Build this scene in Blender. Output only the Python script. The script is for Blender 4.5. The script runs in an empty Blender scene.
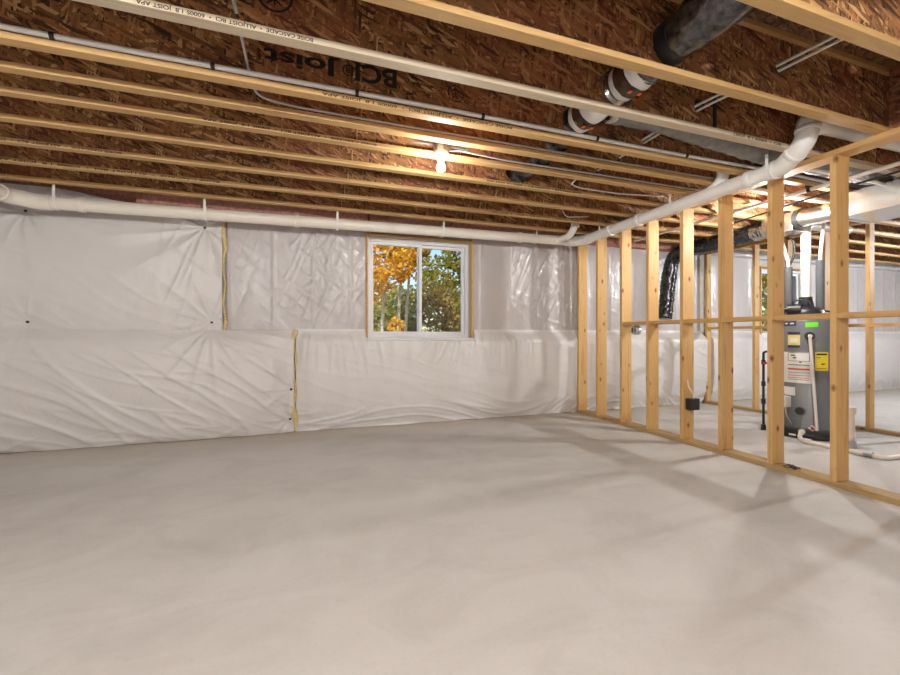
import bpy, bmesh, math, random
from mathutils import Vector, Matrix, noise
random.seed(7)
PI = math.pi
scene = bpy.context.scene
C = scene.collection

# ------------------------------------------------------------------ materials
def new_mat(name):
    m = bpy.data.materials.new(name); m.use_nodes = True
    nt = m.node_tree
    return m, nt, nt.nodes['Principled BSDF']

def N(nt, t, **kw):
    n = nt.nodes.new(t)
    for k, v in kw.items():
        if k in n.inputs.keys() if hasattr(n.inputs, 'keys') else False:
            n.inputs[k].default_value = v
        else:
            setattr(n, k, v)
    return n

def setin(n, **kw):
    for k, v in kw.items():
        n.inputs[k.replace('_', ' ')].default_value = v
    return n

def ramp(nt, stops):
    r = nt.nodes.new('ShaderNodeValToRGB')
    el = r.color_ramp.elements
    el[0].position, el[0].color = stops[0][0], (*stops[0][1], 1)
    el[1].position, el[1].color = stops[-1][0], (*stops[-1][1], 1)
    for p, c in stops[1:-1]:
        e = el.new(p); e.color = (*c, 1)
    return r

def coords(nt, scale=(1, 1, 1), rot=(0, 0, 0), per_object=True):
    tc = nt.nodes.new('ShaderNodeTexCoord')
    mp = nt.nodes.new('ShaderNodeMapping')
    mp.inputs['Scale'].default_value = scale
    mp.inputs['Rotation'].default_value = rot
    if per_object:
        oi = nt.nodes.new('ShaderNodeObjectInfo')
        ad = nt.nodes.new('ShaderNodeVectorMath'); ad.operation = 'MULTIPLY_ADD'
        ad.inputs[1].default_value = (13.7, 9.1, 17.3)
        nt.links.new(oi.outputs['Random'], ad.inputs[0])
        nt.links.new(tc.outputs['Object'], ad.inputs[2])
        nt.links.new(ad.outputs[0], mp.inputs['Vector'])
    else:
        nt.links.new(tc.outputs['Object'], mp.inputs['Vector'])
    return mp

def mixcol(nt, a, b, fac, mode='MIX'):
    mx = nt.nodes.new('ShaderNodeMix'); mx.data_type = 'RGBA'; mx.blend_type = mode
    for sock, v in ((mx.inputs[6], a), (mx.inputs[7], b), (mx.inputs[0], fac)):
        if hasattr(v, 'is_output'):
            nt.links.new(v, sock)
        elif isinstance(v, tuple):
            sock.default_value = (*v, 1)
        else:
            sock.default_value = v
    return mx.outputs[2]

def bump(nt, b, h, strength=.3, dist=.01):
    bp = nt.nodes.new('ShaderNodeBump')
    bp.inputs['Strength'].default_value = strength
    bp.inputs['Distance'].default_value = dist
    nt.links.new(h, bp.inputs['Height'])
    nt.links.new(bp.outputs[0], b.inputs['Normal'])

def noise_tex(nt, vec, scale, detail=4, rough=.55, dist=0):
    n = nt.nodes.new('ShaderNodeTexNoise')
    setin(n, Scale=scale, Detail=detail, Roughness=rough, Distortion=dist)
    nt.links.new(vec.outputs[0], n.inputs['Vector'])
    return n

def plain(name, col, rough=.5, metal=0, spec=.5, coat=0, nscale=0, nstr=.1, var=.12):
    m, nt, b = new_mat(name)
    setin(b, Roughness=rough, Metallic=metal)
    b.inputs['Specular IOR Level'].default_value = spec
    b.inputs['Coat Weight'].default_value = coat
    v = coords(nt)
    n = noise_tex(nt, v, nscale or 9, 5)
    r = ramp(nt, [(.3, tuple(c * (1 - var) for c in col)), (.7, tuple(min(1, c * (1 + var * .6)) for c in col))])
    nt.links.new(n.outputs[0], r.inputs[0])
    nt.links.new(r.outputs[0], b.inputs['Base Color'])
    if nstr and nscale:
        bump(nt, b, n.outputs[0], nstr, .004)
    return m

def pine(name, axis, light, dark, knots=True):
    m, nt, b = new_mat(name)
    setin(b, Roughness=.62)
    s = [16, 16, 16]; s[axis] = 1.1
    v = coords(nt, tuple(s))
    n1 = noise_tex(nt, v, 1.6, 5, .6, .6)
    r1 = ramp(nt, [(.28, dark), (.48, light), (.62, tuple(x * .9 for x in light)), (.75, tuple(min(1, x * 1.12) for x in light))])
    nt.links.new(n1.outputs[0], r1.inputs[0])
    s2 = [90, 90, 90]; s2[axis] = 2.2
    v2 = coords(nt, tuple(s2))
    n2 = noise_tex(nt, v2, 1, 2)
    col = mixcol(nt, r1.outputs[0], tuple(x * .72 for x in dark), n2.outputs[0], 'MIX')
    mx = nt.nodes.new('ShaderNodeMath'); mx.operation = 'MULTIPLY'; mx.inputs[1].default_value = .38
    nt.links.new(n2.outputs[0], mx.inputs[0])
    col = mixcol(nt, r1.outputs[0], dark, mx.outputs[0])
    if knots:
        s3 = [9, 9, 9]; s3[axis] = 5.2
        v3 = coords(nt, tuple(s3))
        vo = nt.nodes.new('ShaderNodeTexVoronoi'); setin(vo, Scale=1.0)
        nt.links.new(v3.outputs[0], vo.inputs['Vector'])
        rk = ramp(nt, [(.05, (1, 1, 1)), (.11, (.55, .55, .55)), (.19, (0, 0, 0))])
        nt.links.new(vo.outputs['Distance'], rk.inputs[0])
        col = mixcol(nt, col, (.16, .05, .012), rk.outputs[0])
    nt.links.new(col, b.inputs['Base Color'])
    bump(nt, b, n2.outputs[0], .12, .002)
    return m

def osb(name, dark, mid, light, red, plane='XZ'):
    m, nt, b = new_mat(name)
    setin(b, Roughness=.75)
    v = coords(nt, per_object=False)
    def math_(op, a, c):
        q = nt.nodes.new('ShaderNodeMath'); q.operation = op
        for k, w in enumerate((a, c)):
            if hasattr(w, 'is_output'): nt.links.new(w, q.inputs[k])
            else: q.inputs[k].default_value = w
        return q.outputs[0]
    wob = noise_tex(nt, v, 14, 2)
    lays = []
    # overlapping flakes: stretched cells turned to several angles
    for k, (ang, sx, sz) in enumerate(((.95, 10, 66), (-.75, 11, 72), (.2, 12, 64), (2.3, 9, 70), (1.5, 12, 76), (-.35, 10, 68))):
        mp = nt.nodes.new('ShaderNodeMapping'); mp.vector_type = 'POINT'
        # turn first, stretch afterwards
        vr = nt.nodes.new('ShaderNodeVectorRotate'); vr.rotation_type = {'XZ': 'Y_AXIS', 'XY': 'Z_AXIS', 'YZ': 'X_AXIS'}[plane]; vr.inputs['Angle'].default_value = ang
        ad = nt.nodes.new('ShaderNodeVectorMath'); ad.operation = 'MULTIPLY_ADD'
        ad.inputs[1].default_value = (.02, .02, .02)
        nt.links.new(wob.outputs[1], ad.inputs[0]); nt.links.new(v.outputs[0], ad.inputs[2])
        nt.links.new(ad.outputs[0], vr.inputs['Vector'])
        nt.links.new(vr.outputs[0], mp.inputs['Vector'])
        mp.inputs['Scale'].default_value = {'XZ': (sx, 1, sz), 'XY': (sx, sz, 1), 'YZ': (1, sx, sz)}[plane]; mp.inputs['Location'].default_value = (k * 3.1, k, k * 1.7)
        vo = nt.nodes.new('ShaderNodeTexVoronoi'); setin(vo, Scale=1.0)
        nt.links.new(mp.outputs[0], vo.inputs['Vector'])
        sp = nt.nodes.new('ShaderNodeSeparateColor'); nt.links.new(vo.outputs['Color'], sp.inputs[0])
        lays.append((sp.outputs[0], sp.outputs[1]))
    h = lays[0][0]
    for val, key in lays[1:]:
        h = mixcol(nt, h, val, math_('GREATER_THAN', key, .64))
    fine = noise_tex(nt, v, 120, 3, .6)
    hv = math_('MULTIPLY_ADD', h, .75) if False else math_('ADD', math_('MULTIPLY', h, .72), math_('MULTIPLY', fine.outputs[0], .28))
    r = ramp(nt, [(.16, dark), (.36, tuple(x * .7 for x in mid)), (.52, mid), (.70, tuple(x * 1.3 for x in mid)), (.84, light)])
    nt.links.new(hv, r.inputs[0])
    big = noise_tex(nt, v, 3.2, 3)
    rb = ramp(nt, [(.46, (0, 0, 0)), (.70, (.5, .5, .5))])
    nt.links.new(big.outputs[0], rb.inputs[0])
    col = mixcol(nt, r.outputs[0], red, rb.outputs[0], 'MIX')
    nt.links.new(col, b.inputs['Base Color'])
    bump(nt, b, hv, .35, .004)
    return m

M = {}
M['stud'] = pine('pine_stud', 2, (.72, .465, .19), (.50, .26, .08))
M['plate'] = pine('pine_plate', 1, (.66, .41, .16), (.42, .21, .06))
M['plate_treated'] = pine('treated_plate', 1, (.50, .34, .15), (.30, .18, .07))
M['flange'] = pine('pine_flange', 0, (.62, .40, .17), (.40, .21, .07), False)
M['flange_pale'] = pine('pine_flange_pale', 0, (.64, .54, .40), (.46, .36, .24), False)
M['buck'] = pine('pine_buck', 0, (.68, .45, .18), (.5, .28, .09), False)
M['web'] = osb('osb_web', (.055, .021, .009), (.32, .145, .055), (.66, .40, .18), (.34, .085, .05))
M['blocking_osb'] = osb('osb_blocking', (.055, .021, .009), (.275, .115, .05), (.45, .25, .11), (.30, .075, .045), 'YZ')
M['subfloor'] = osb('osb_subfloor', (.07, .035, .018), (.20, .11, .05), (.36, .22, .11), (.20, .08, .05), 'XY')

def poly_mat(name, col, rough, nsc, stren):
    m, nt, b = new_mat(name)
    setin(b, Roughness=rough)
    b.inputs['Specular IOR Level'].default_value = .5
    v = coords(nt, (1, 1, 1))
    n = noise_tex(nt, v, nsc, 6, .62, 1.2)
    f = noise_tex(nt, v, 2.2, 3)
    r = ramp(nt, [(.3, tuple(c * .94 for c in col)), (.7, col)])
    nt.links.new(f.outputs[0], r.inputs[0])
    nt.links.new(r.outputs[0], b.inputs['Base Color'])
    bump(nt, b, n.outputs[0], stren, .012)
    return m
M['poly_white'] = poly_mat('white_poly_facing', (.75, .738, .735), .30, 9, .42)
M['poly_grey'] = poly_mat('clear_poly_sheet', (.585, .565, .57), .24, 7, .42)
M['fibre'] = plain('yellow_fibreglass', (.72, .58, .31), .9, nscale=60, nstr=.6, var=.3)
M['pink'] = plain('pink_fibreglass', (.50, .25, .20), .95, nscale=34, nstr=.8, var=.35)

def concrete():
    m, nt, b = new_mat('concrete_slab')
    setin(b, Roughness=.7)
    v = coords(nt, per_object=False)
    n1 = noise_tex(nt, v, .55, 6, .6, .8)
    r1 = ramp(nt, [(.3, (.55, .535, .515)), (.5, (.61, .597, .58)), (.7, (.65, .64, .625))])
    nt.links.new(n1.outputs[0], r1.inputs[0])
    v2 = coords(nt, (1, 1.7, 1), (0, 0, .5), False)
    n2 = noise_tex(nt, v2, 1.6, 10, .66, .9)
    r2 = ramp(nt, [(.33, (.86, .855, .845)), (.55, (1, 1, 1))])
    nt.links.new(n2.outputs[0], r2.inputs[0])
    col = mixcol(nt, r1.outputs[0], r2.outputs[0], .8, 'MULTIPLY')
    n3 = noise_tex(nt, v, 55, 3, .6)
    r3 = ramp(nt, [(.30, (.85, .84, .83)), (.45, (1, 1, 1))])
    nt.links.new(n3.outputs[0], r3.inputs[0])
    col = mixcol(nt, col, r3.outputs[0], .35, 'MULTIPLY')
    # dark flecks
    vo = nt.nodes.new('ShaderNodeTexVoronoi'); setin(vo, Scale=1.7)
    nt.links.new(v.outputs[0], vo.inputs['Vector'])
    rk = ramp(nt, [(.006, (1, 1, 1)), (.014, (0, 0, 0))])
    nt.links.new(vo.outputs['Distance'], rk.inputs[0])
    col = mixcol(nt, col, (.12, .10, .09), rk.outputs[0])
    # tan edge tone along the back wall and fine crack lines
    sep = nt.nodes.new('ShaderNodeSeparateXYZ'); nt.links.new(v.outputs[0], sep.inputs[0])
    ad = nt.nodes.new('ShaderNodeMath'); ad.operation = 'MULTIPLY_ADD'; ad.inputs[1].default_value = .9
    nt.links.new(n1.outputs[0], ad.inputs[0]); nt.links.new(sep.outputs[1], ad.inputs[2])
    mr = nt.nodes.new('ShaderNodeMapRange'); setin(mr, From_Min=4.5, From_Max=5.3, To_Min=0, To_Max=.5)
    nt.links.new(ad.outputs[0], mr.inputs[0])
    col = mixcol(nt, col, (.46, .37, .26), mr.outputs[0])
    nt.links.new(col, b.inputs['Base Color'])
    bump(nt, b, n3.outputs[0], .08, .003)
    return m
M['concrete'] = concrete()
M['foundation'] = plain('foundation_wall', (.55, .53, .5), .85, nscale=14)
M['drywall'] = plain('pale_wall', (.74, .72, .70), .7, nscale=20, nstr=.03)
M['pvc'] = plain('white_pvc', (.82, .81, .79), .32, nscale=3, nstr=0, var=.03)
M['pvc_cream'] = plain('cream_pvc', (.82, .77, .69), .35, nscale=3, nstr=0, var=.04)
M['pex'] = plain('white_pex', (.88, .88, .87), .35, nscale=3, nstr=0, var=.03)
M['cable'] = plain('grey_cable', (.50, .46, .45), .5, nscale=8, nstr=0)
M['cable_white'] = plain('white_cable', (.78, .76, .72), .5, nscale=8, nstr=0)
M['black'] = plain('black_plastic', (.016, .016, .018), .42, nscale=12, nstr=.05)
M['galv'] = plain('galvanised_steel', (.74, .74, .74), .27, 1, nscale=5, nstr=.05, var=.1)
M['galv_dull'] = plain('dull_steel_box', (.55, .56, .58), .42, 1, nscale=9, nstr=.05)
M['flex_black'] = plain('black_foil_jacket', (.045, .045, .05), .22, .6, nscale=24, nstr=1.0, var=.9)
M['foil'] = plain('silver_foil', (.62, .62, .62), .25, 1, nscale=26, nstr=.7, var=.25)
M['foil_dark'] = plain('dark_silver_jacket', (.15, .15, .16), .24, .8, nscale=24, nstr=1.0, var=.8)
M['duct_grey'] = plain('grey_duct_wrap', (.25, .25, .25), .5, .25, nscale=20, nstr=.6, var=.25)
M['wrap_white'] = plain('white_plastic_wrap', (.80, .79, .78), .3, nscale=18, nstr=.4, var=.08)
M['amber'] = plain('amber_plastic_wrap', (.085, .042, .022), .25, nscale=18, nstr=.4, var=.3)
M['orange'] = plain('orange_sticker', (.75, .16, .04), .5)
M['porcelain'] = plain('white_porcelain', (.88, .87, .85), .25, nstr=0)
M['vinyl'] = plain('white_vinyl', (.80, .82, .86), .35, nstr=0, var=.03)
M['heater'] = plain('grey_heater_paint', (.17, .178, .19), .35, .15, nscale=3, nstr=0, var=.05)
M['foam_grey'] = plain('grey_pipe_foam', (.10, .105, .112), .8, nscale=40, nstr=.1)
M['label_white'] = plain('white_label', (.80, .79, .77), .45, nstr=0, var=.03)
M['label_grey'] = plain('grey_label_print', (.30, .30, .31), .5, nstr=0)
M['label_yellow'] = plain('yellow_label', (.86, .66, .03), .45, nstr=0, var=.04)
M['label_pale_yellow'] = plain('pale_yellow_label', (.82, .68, .22), .45, nstr=0, var=.05)
M['label_green'] = plain('green_sticker', (.16, .86, .03), .45, nstr=0, var=.03)
M['label_navy'] = plain('navy_print', (.03, .045, .09), .45, nstr=0)
M['label_red'] = plain('red_print', (.62, .08, .04), .45, nstr=0)
M['ink'] = plain('black_ink', (.012, .011, .010), .6, nstr=0)
M['red'] = plain('red_valve', (.55, .05, .03), .4, nstr=0)
M['bark'] = plain('grey_bark', (.66, .61, .54), .9, nscale=14, nstr=.5, var=.3)
M['bark_dark'] = plain('dark_bark', (.09, .07, .05), .9, nscale=14, nstr=.5, var=.3)
M['earth'] = plain('leaf_litter', (.30, .20, .08), .95, nscale=6, nstr=.4, var=.5)

def leaf_mat(name, cols):
    m, nt, b = new_mat(name)
    setin(b, Roughness=.6)
    v = coords(nt)
    n = noise_tex(nt, v, 3.0, 4, .7)
    w = noise_tex(nt, v, 40, 2, .7)
    ad = nt.nodes.new('ShaderNodeMath'); ad.operation = 'MULTIPLY_ADD'; ad.inputs[1].default_value = .55
    nt.links.new(w.outputs[0], ad.inputs[0])
    hf = nt.nodes.new('ShaderNodeMath'); hf.operation = 'MULTIPLY'; hf.inputs[1].default_value = .5
    nt.links.new(n.outputs[0], hf.inputs[0]); nt.links.new(hf.outputs[0], ad.inputs[2])
    k = len(cols)
    r = ramp(nt, [(.36 + .30 * i / (k - 1), c) for i, c in enumerate(cols)])
    nt.links.new(ad.outputs[0], r.inputs[0])
    nt.links.new(r.outputs[0], b.inputs['Base Color'])
    b.inputs['Subsurface Weight'].default_value = 0
    tr = nt.nodes.new('ShaderNodeBsdfTranslucent')
    nt.links.new(r.outputs[0], tr.inputs[0])
    ms = nt.nodes.new('ShaderNodeMixShader'); ms.inputs[0].default_value = .4
    nt.links.new(b.outputs[0], ms.inputs[1]); nt.links.new(tr.outputs[0], ms.inputs[2])
    nt.links.new(ms.outputs[0], nt.nodes['Material Output'].inputs[0])
    return m
M['leaf_gold'] = leaf_mat('golden_leaves', [(.32, .13, .015), (.75, .36, .03), (.90, .58, .06), (.60, .46, .06)])
M['leaf_green'] = leaf_mat('green_leaves', [(.08, .11, .02), (.20, .24, .04), (.38, .36, .06), (.58, .40, .06)])
M['leaf_rust'] = leaf_mat('rust_leaves', [(.17, .12, .03), (.36, .24, .06), (.46, .32, .07), (.27, .28, .07)])

def glass():
    m, nt, b = new_mat('window_glass')
    nt.nodes.remove(b)
    t = nt.nodes.new('ShaderNodeBsdfTransparent'); t.inputs[0].default_value = (.95, .97, .96, 1)
    g = nt.nodes.new('ShaderNodeBsdfGlossy'); g.inputs['Roughness'].default_value = .02
    lw = nt.nodes.new('ShaderNodeLayerWeight'); pw = nt.nodes.new('ShaderNodeMath'); pw.operation = 'POWER'; pw.inputs[1].default_value = 5
    nt.links.new(lw.outputs['Facing'], pw.inputs[0])
    fr = nt.nodes.new('ShaderNodeMath'); fr.operation = 'MULTIPLY_ADD'; fr.inputs[1].default_value = .9; fr.inputs[2].default_value = .035
    nt.links.new(pw.outputs[0], fr.inputs[0])
    ms = nt.nodes.new('ShaderNodeMixShader')
    nt.links.new(fr.outputs[0], ms.inputs[0]); nt.links.new(t.outputs[0], ms.inputs[1]); nt.links.new(g.outputs[0], ms.inputs[2])
    nt.links.new(ms.outputs[0], nt.nodes['Material Output'].inputs[0])
    return m
M['glass'] = glass()

def emit(name, col, s):
    m, nt, b = new_mat(name)
    b.inputs['Base Color'].default_value = (.9, .9, .9, 1)
    b.inputs['Emission Color'].default_value = (*col, 1)
    b.inputs['Emission Strength'].default_value = s
    return m

# ------------------------------------------------------------------ mesh helpers
class MB:
    def __init__(s): s.v = []; s.f = []; s.sm = []; s.mi = []; s.cur = 0
    def add(s, vs, fs, smooth=False):
        o = len(s.v); s.v += [tuple(v) for v in vs]
        for f in fs:
            s.f.append([i + o for i in f]); s.sm.append(smooth); s.mi.append(s.cur)
        return s
    def box(s, x0, x1, y0, y1, z0, z1, bev=0, rot=None):
        if not bev:
            vs = [(x, y, z) for x in (x0, x1) for y in (y0, y1) for z in (z0, z1)]
            fs = [(0, 1, 3, 2), (4, 6, 7, 5), (0, 4, 5, 1), (2, 3, 7, 6), (0, 2, 6, 4), (1, 5, 7, 3)]
        else:
            bm = bmesh.new()
            bmesh.ops.create_cube(bm, size=1)
            for v in bm.verts:
                v.co = Vector(((x0 + x1) / 2 + v.co.x * (x1 - x0), (y0 + y1) / 2 + v.co.y * (y1 - y0), (z0 + z1) / 2 + v.co.z * (z1 - z0)))
            bmesh.ops.bevel(bm, geom=bm.edges[:], offset=bev, segments=2, affect='EDGES', profile=.6)
            bm.verts.index_update()
            vs = [v.co[:] for v in bm.verts]; fs = [[v.index for v in f.verts] for f in bm.faces]
            bm.free()
        if rot is not None:
            c = Vector(((x0 + x1) / 2, (y0 + y1) / 2, (z0 + z1) / 2))
            vs = [c + rot @ (Vector(v) - c) for v in vs]
        return s.add(vs, fs)
    def tube(s, pts, r, seg=14, cap=True, smooth=True):
        pts = [Vector(p) for p in pts]; n = len(pts)
        rf = r if callable(r) else (lambda i, a: r)
        t0 = (pts[1] - pts[0]).normalized()
        ref = Vector((0, 0, 1)) if abs(t0.z) < .9 else Vector((0, 1, 0))
        u = t0.cross(ref).normalized(); vs = []
        for i, p in enumerate(pts):
            t = ((pts[min(i + 1, n - 1)] - p).normalized() + (p - pts[max(i - 1, 0)]).normalized())
            t = t.normalized() if t.length > 1e-9 else t0
            u = (u - t * u.dot(t)).normalized(); w = t.cross(u)
            for k in range(seg):
                a = 2 * PI * k / seg
                vs.append(p + (u * math.cos(a) + w * math.sin(a)) * rf(i, a))
        fs = [(i * seg + k, i * seg + (k + 1) % seg, (i + 1) * seg + (k + 1) % seg, (i + 1) * seg + k) for i in range(n - 1) for k in range(seg)]
        s.add(vs, fs, smooth)
        if cap:
            s.add(vs[:seg], [list(range(seg))[::-1]]); s.add(vs[-seg:], [list(range(seg))])
        return s
    def lathe(s, prof, c=(0, 0, 0), seg=32, smooth=True, axis='Z'):
        vs = []
        for r, h in prof:
            for k in range(seg):
                a = 2 * PI * k / seg; x, y = r * math.cos(a), r * math.sin(a)
                vs.append((c[0] + x, c[1] + y, c[2] + h) if axis == 'Z' else ((c[0] + x, c[1] + h, c[2] + y) if axis == 'Y' else (c[0] + h, c[1] + x, c[2] + y)))
        n = len(prof)
        fs = [(i * seg + k, i * seg + (k + 1) % seg, (i + 1) * seg + (k + 1) % seg, (i + 1) * seg + k) for i in range(n - 1) for k in range(seg)]
        s.add(vs, fs, smooth)
        s.add(vs[:seg], [list(range(seg))[::-1]]); s.add(vs[-seg:], [list(range(seg))])
        return s
    def build(s, name, mat, parent=None, org=None):
        me = bpy.data.meshes.new(name)
        if parent is not None and org is None:
            org = parent.get('_o', (0, 0, 0))
        o0 = Vector(org) if org is not None else Vector((0, 0, 0))
        me.from_pydata([Vector(v) - o0 for v in s.v], [], s.f)
        me.polygons.foreach_set('use_smooth', s.sm)
        for m in (mat if isinstance(mat, list) else [mat]):
            me.materials.append(m)
        me.polygons.foreach_set('material_index', s.mi)
        bm = bmesh.new(); bm.from_mesh(me)
        bmesh.ops.recalc_face_normals(bm, faces=bm.faces[:]); bm.to_mesh(me); bm.free()
        me.update()
        ob = bpy.data.objects.new(name, me); C.objects.link(ob)
        if parent is not None:
            ob.parent = parent
        else:
            ob.location = o0
        return ob

def tag(o, label, cat, group=None, kind=None):
    o['label'] = label; o['category'] = cat
    if group: o['group'] = group
    o['kind'] = kind or 'thing'
    return o

ORG = {}
def thing(name, loc, label, cat, group=None):
    o = bpy.data.objects.new(name, None); C.objects.link(o); o.location = loc
    o.empty_display_size = .1
    ORG[o.name] = Vector(loc)
    return tag(o, label, cat, group)
def part(mb, name, mat, parent):
    # parts are modelled in world coordinates; store them relative to their thing
    r = parent
    while r.parent: r = r.parent
    return mb.build(name, mat, parent, org=ORG.get(r.name, r.location))
def single(mb, name, mat, org, label, cat, group=None, kind=None):
    return tag(mb.build(name, mat, None, org), label, cat, group, kind)
def struct(mb, name, mat, label=None):
    o = mb.build(name, mat); o['kind'] = 'structure'
    return o

def fillet(pts, rad, n=8):
    pts = [Vector(p) for p in pts]; out = [pts[0]]
    for a, p, b in zip(pts, pts[1:], pts[2:]):
        d1 = (a - p); d2 = (b - p)
        r = min(rad, d1.length * .49, d2.length * .49)
        p1 = p + d1.normalized() * r; p2 = p + d2.normalized() * r
        for i in range(n + 1):
            t = i / n
            out.append(p1 * (1 - t) ** 2 + p * 2 * t * (1 - t) + p2 * t * t)
    out.append(pts[-1]); return out
def dense(pts, step):
    out = []
    for a, b in zip(pts, pts[1:]):
        a, b = Vector(a), Vector(b); k = max(1, int((b - a).length / step))
        out += [a.lerp(b, i / k) for i in range(k)]
    return out + [Vector(pts[-1])]

# ------------------------------------------------------------------ room shell
XL, XR, YF, YB, ZC = -2.75, 11.5, -3.4, 4.80, 2.767
W1 = (.612, 1.895, 1.03, 2.222)        # window openings x0,x1,z0,z1
W2 = (7.10, 8.32, 1.03, 2.205)
struct(MB().box(XL - .2, XR + .2, YF - .2, YB + .2, -.2, 0), 'floor', M['concrete'])
struct(MB().box(XL - .2, XR + .2, YF - .2, YB + .2, ZC, ZC + .05), 'ceiling', M['subfloor'])
wb = MB()
xs = [XL - .2, W1[0], W1[1], W2[0], W2[1], XR + .2]
for i in range(5):
    if i in (1, 3):
        wb.box(xs[i], xs[i + 1], YB, YB + .2, 0, W1[2]); wb.box(xs[i], xs[i + 1], YB, YB + .2, W1[3], ZC)
    else:
        wb.box(xs[i], xs[i + 1], YB, YB + .2, 0, ZC)
struct(wb, 'wall_back', M['foundation'])
struct(MB().box(XL - .2, XL, YF, YB, 0, ZC), 'wall_left', M['drywall'])
struct(MB().box(XR, XR + .2, YF, YB, 0, ZC), 'wall_right', M['drywall'])
struct(MB().box(XL, XR, YF - .2, YF, 0, ZC), 'wall_front', M['drywall'])

# windows
def window(idx, W):
    x0, x1, z0, z1 = W
    fr = MB(); y0, y1 = YB + .03, YB + .115; w = .042
    fr.box(x0, x0 + w, y0, y1, z0, z1, .004).box(x1 - w, x1, y0, y1, z0, z1, .004)
    fr.box(x0 + w, x1 - w, y0, y1, z0, z0 + w, .004).box(x0 + w, x1 - w, y0, y1, z1 - w, z1, .004)
    o = fr.build('window_%d' % idx, M['vinyl']); o['kind'] = 'structure'
    xm = x0 + (x1 - x0) * .505
    for a, b, yy in ((x0 + w, xm + .026, YB + .050), (xm - .026, x1 - w, YB + .080)):
        s = MB(); q = .036
        s.box(a, a + q, yy, yy + .03, z0 + w, z1 - w, .003).box(b - q, b, yy, yy + .03, z0 + w, z1 - w, .003)
        s.box(a + q, b - q, yy, yy + .03, z0 + w, z0 + w + q, .003).box(a + q, b - q, yy, yy + .03, z1 - w - q, z1 - w, .003)
        so = s.build('sash', M['vinyl'], o)
        MB().box(a + q - .004, b - q + .004, yy + .012, yy + .016, z0 + w + q - .004, z1 - w - q + .004).build('pane', M['glass'], so)
    MB().box(xm - .010, xm + .012, YB + .038, YB + .052, 1.30, 1.37, .003).build('latch', M['vinyl'], o)
    s = MB().box(x0 - .05, x1 + .05, YB - .11, YB, z0 - .032, z0, .008)
    s.build('sill', M['poly_white'], o)
    return o
window(1, W1); window(2, W2)
for i, W in ((1, W1), (2, W2)):
    t = MB(); a = .018
    t.box(W[0] - a, W[0], YB - .085, YB, W[2], W[3] + a, .002)
    t.box(W[1], W[1] + a, YB - .085, YB, W[2], W[3] + a, .002)
    t.box(W[0], W[1], YB - .085, YB, W[3], W[3] + a, .002)
    struct(t, 'trim_%d' % i, M['buck'])

# ------------------------------------------------------------------ floor joists
def web_mesh(x0, x1, y0, y1, z0, z1, holes):
    """OSB web plate with round holes (x, z, r) cut through it."""
    mb = MB(); holes = sorted(holes); cur = x0; H = []
    for hx, hz, r in holes:
        w = min(max(r * 1.5, .05), hz - z0 - .001 if False else 9)
        H.append((hx - w, hx + w, hx, hz, r))
    for a, b, hx, hz, r in H:
        mb.box(cur, a, y0, y1, z0, z1); cur = b
        k = 32; circ = []; sq = []
        for i in range(k):
            t = 2 * PI * (i + .5) / k; c, s = math.cos(t), math.sin(t)
            circ.append((hx + r * c, hz + r * s))
            # where the ray leaves the surrounding rectangle
            tx = (b - hx) / abs(c); tz = ((z1 - hz) if s > 0 else (hz - z0)) / abs(s)
            m = min(tx, tz); sq.append((hx + m * c, hz + m * s))
        vs = []
        for y in (y0, y1):
            vs += [(p[0], y, p[1]) for p in circ] + [(p[0], y, p[1]) for p in sq]
        fs = []
        for i in range(k):
            j = (i + 1) % k
            fs.append((i, j, k + j, k + i)); fs.append((2 * k + i, 3 * k + i, 3 * k + j, 2 * k + j))
            fs.append((i, 2 * k + i, 2 * k + j, j))
        # corners of the rectangle
        mb.add(vs, fs)
        for cx in (a, b):
            for cz in (z0, z1):
                cand = sorted(range(k), key=lambda i: (sq[i][0] - cx) ** 2 + (sq[i][1] - cz) ** 2)[:2]
                p, q = sq[cand[0]], sq[cand[1]]
                for y in (y0, y1):
                    mb.add([(p[0], y, p[1]), (q[0], y, q[1]), (cx, y, cz)], [(0, 1, 2)])
    mb.box(cur, x1, y0, y1, z0, z1)
    return mb

def text_obj(parent, body, x_start, y, zc, height, width, up=False, mat='ink', bold=0.0):
    """Printed lettering on a face looking towards -Y; upside down unless up."""
    cu = bpy.data.curves.new('lettering', 'FONT'); cu.body = body; cu.size = 1; cu.offset = bold
    tmp = bpy.data.objects.new('tmp_text', cu); C.objects.link(tmp)
    dg = bpy.context.evaluated_depsgraph_get()
    me = bpy.data.meshes.new_from_object(tmp.evaluated_get(dg))
    bpy.data.objects.remove(tmp)
    xsv = [v.co.x for v in me.vertices]; zsv = [v.co.y for v in me.vertices]
    mx, Mx, mz, Mz = min(xsv), max(xsv), min(zsv), max(zsv)
    r = parent
    while r.parent: r = r.parent
    o0 = ORG[r.name]
    for v in me.vertices:
        u = (v.co.x - mx) / (Mx - mx) * width; w = ((v.co.y - mz) / (Mz - mz) - .5) * height
        if up: p = Vector((x_start + u, y, zc + w))
        else: p = Vector((x_start - u, y, zc - w))
        v.co = p - o0
    me.materials.clear(); me.materials.append(M[mat])
    ob = bpy.data.objects.new('lettering', me); C.objects.link(ob); ob.parent = parent
    return ob

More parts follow.
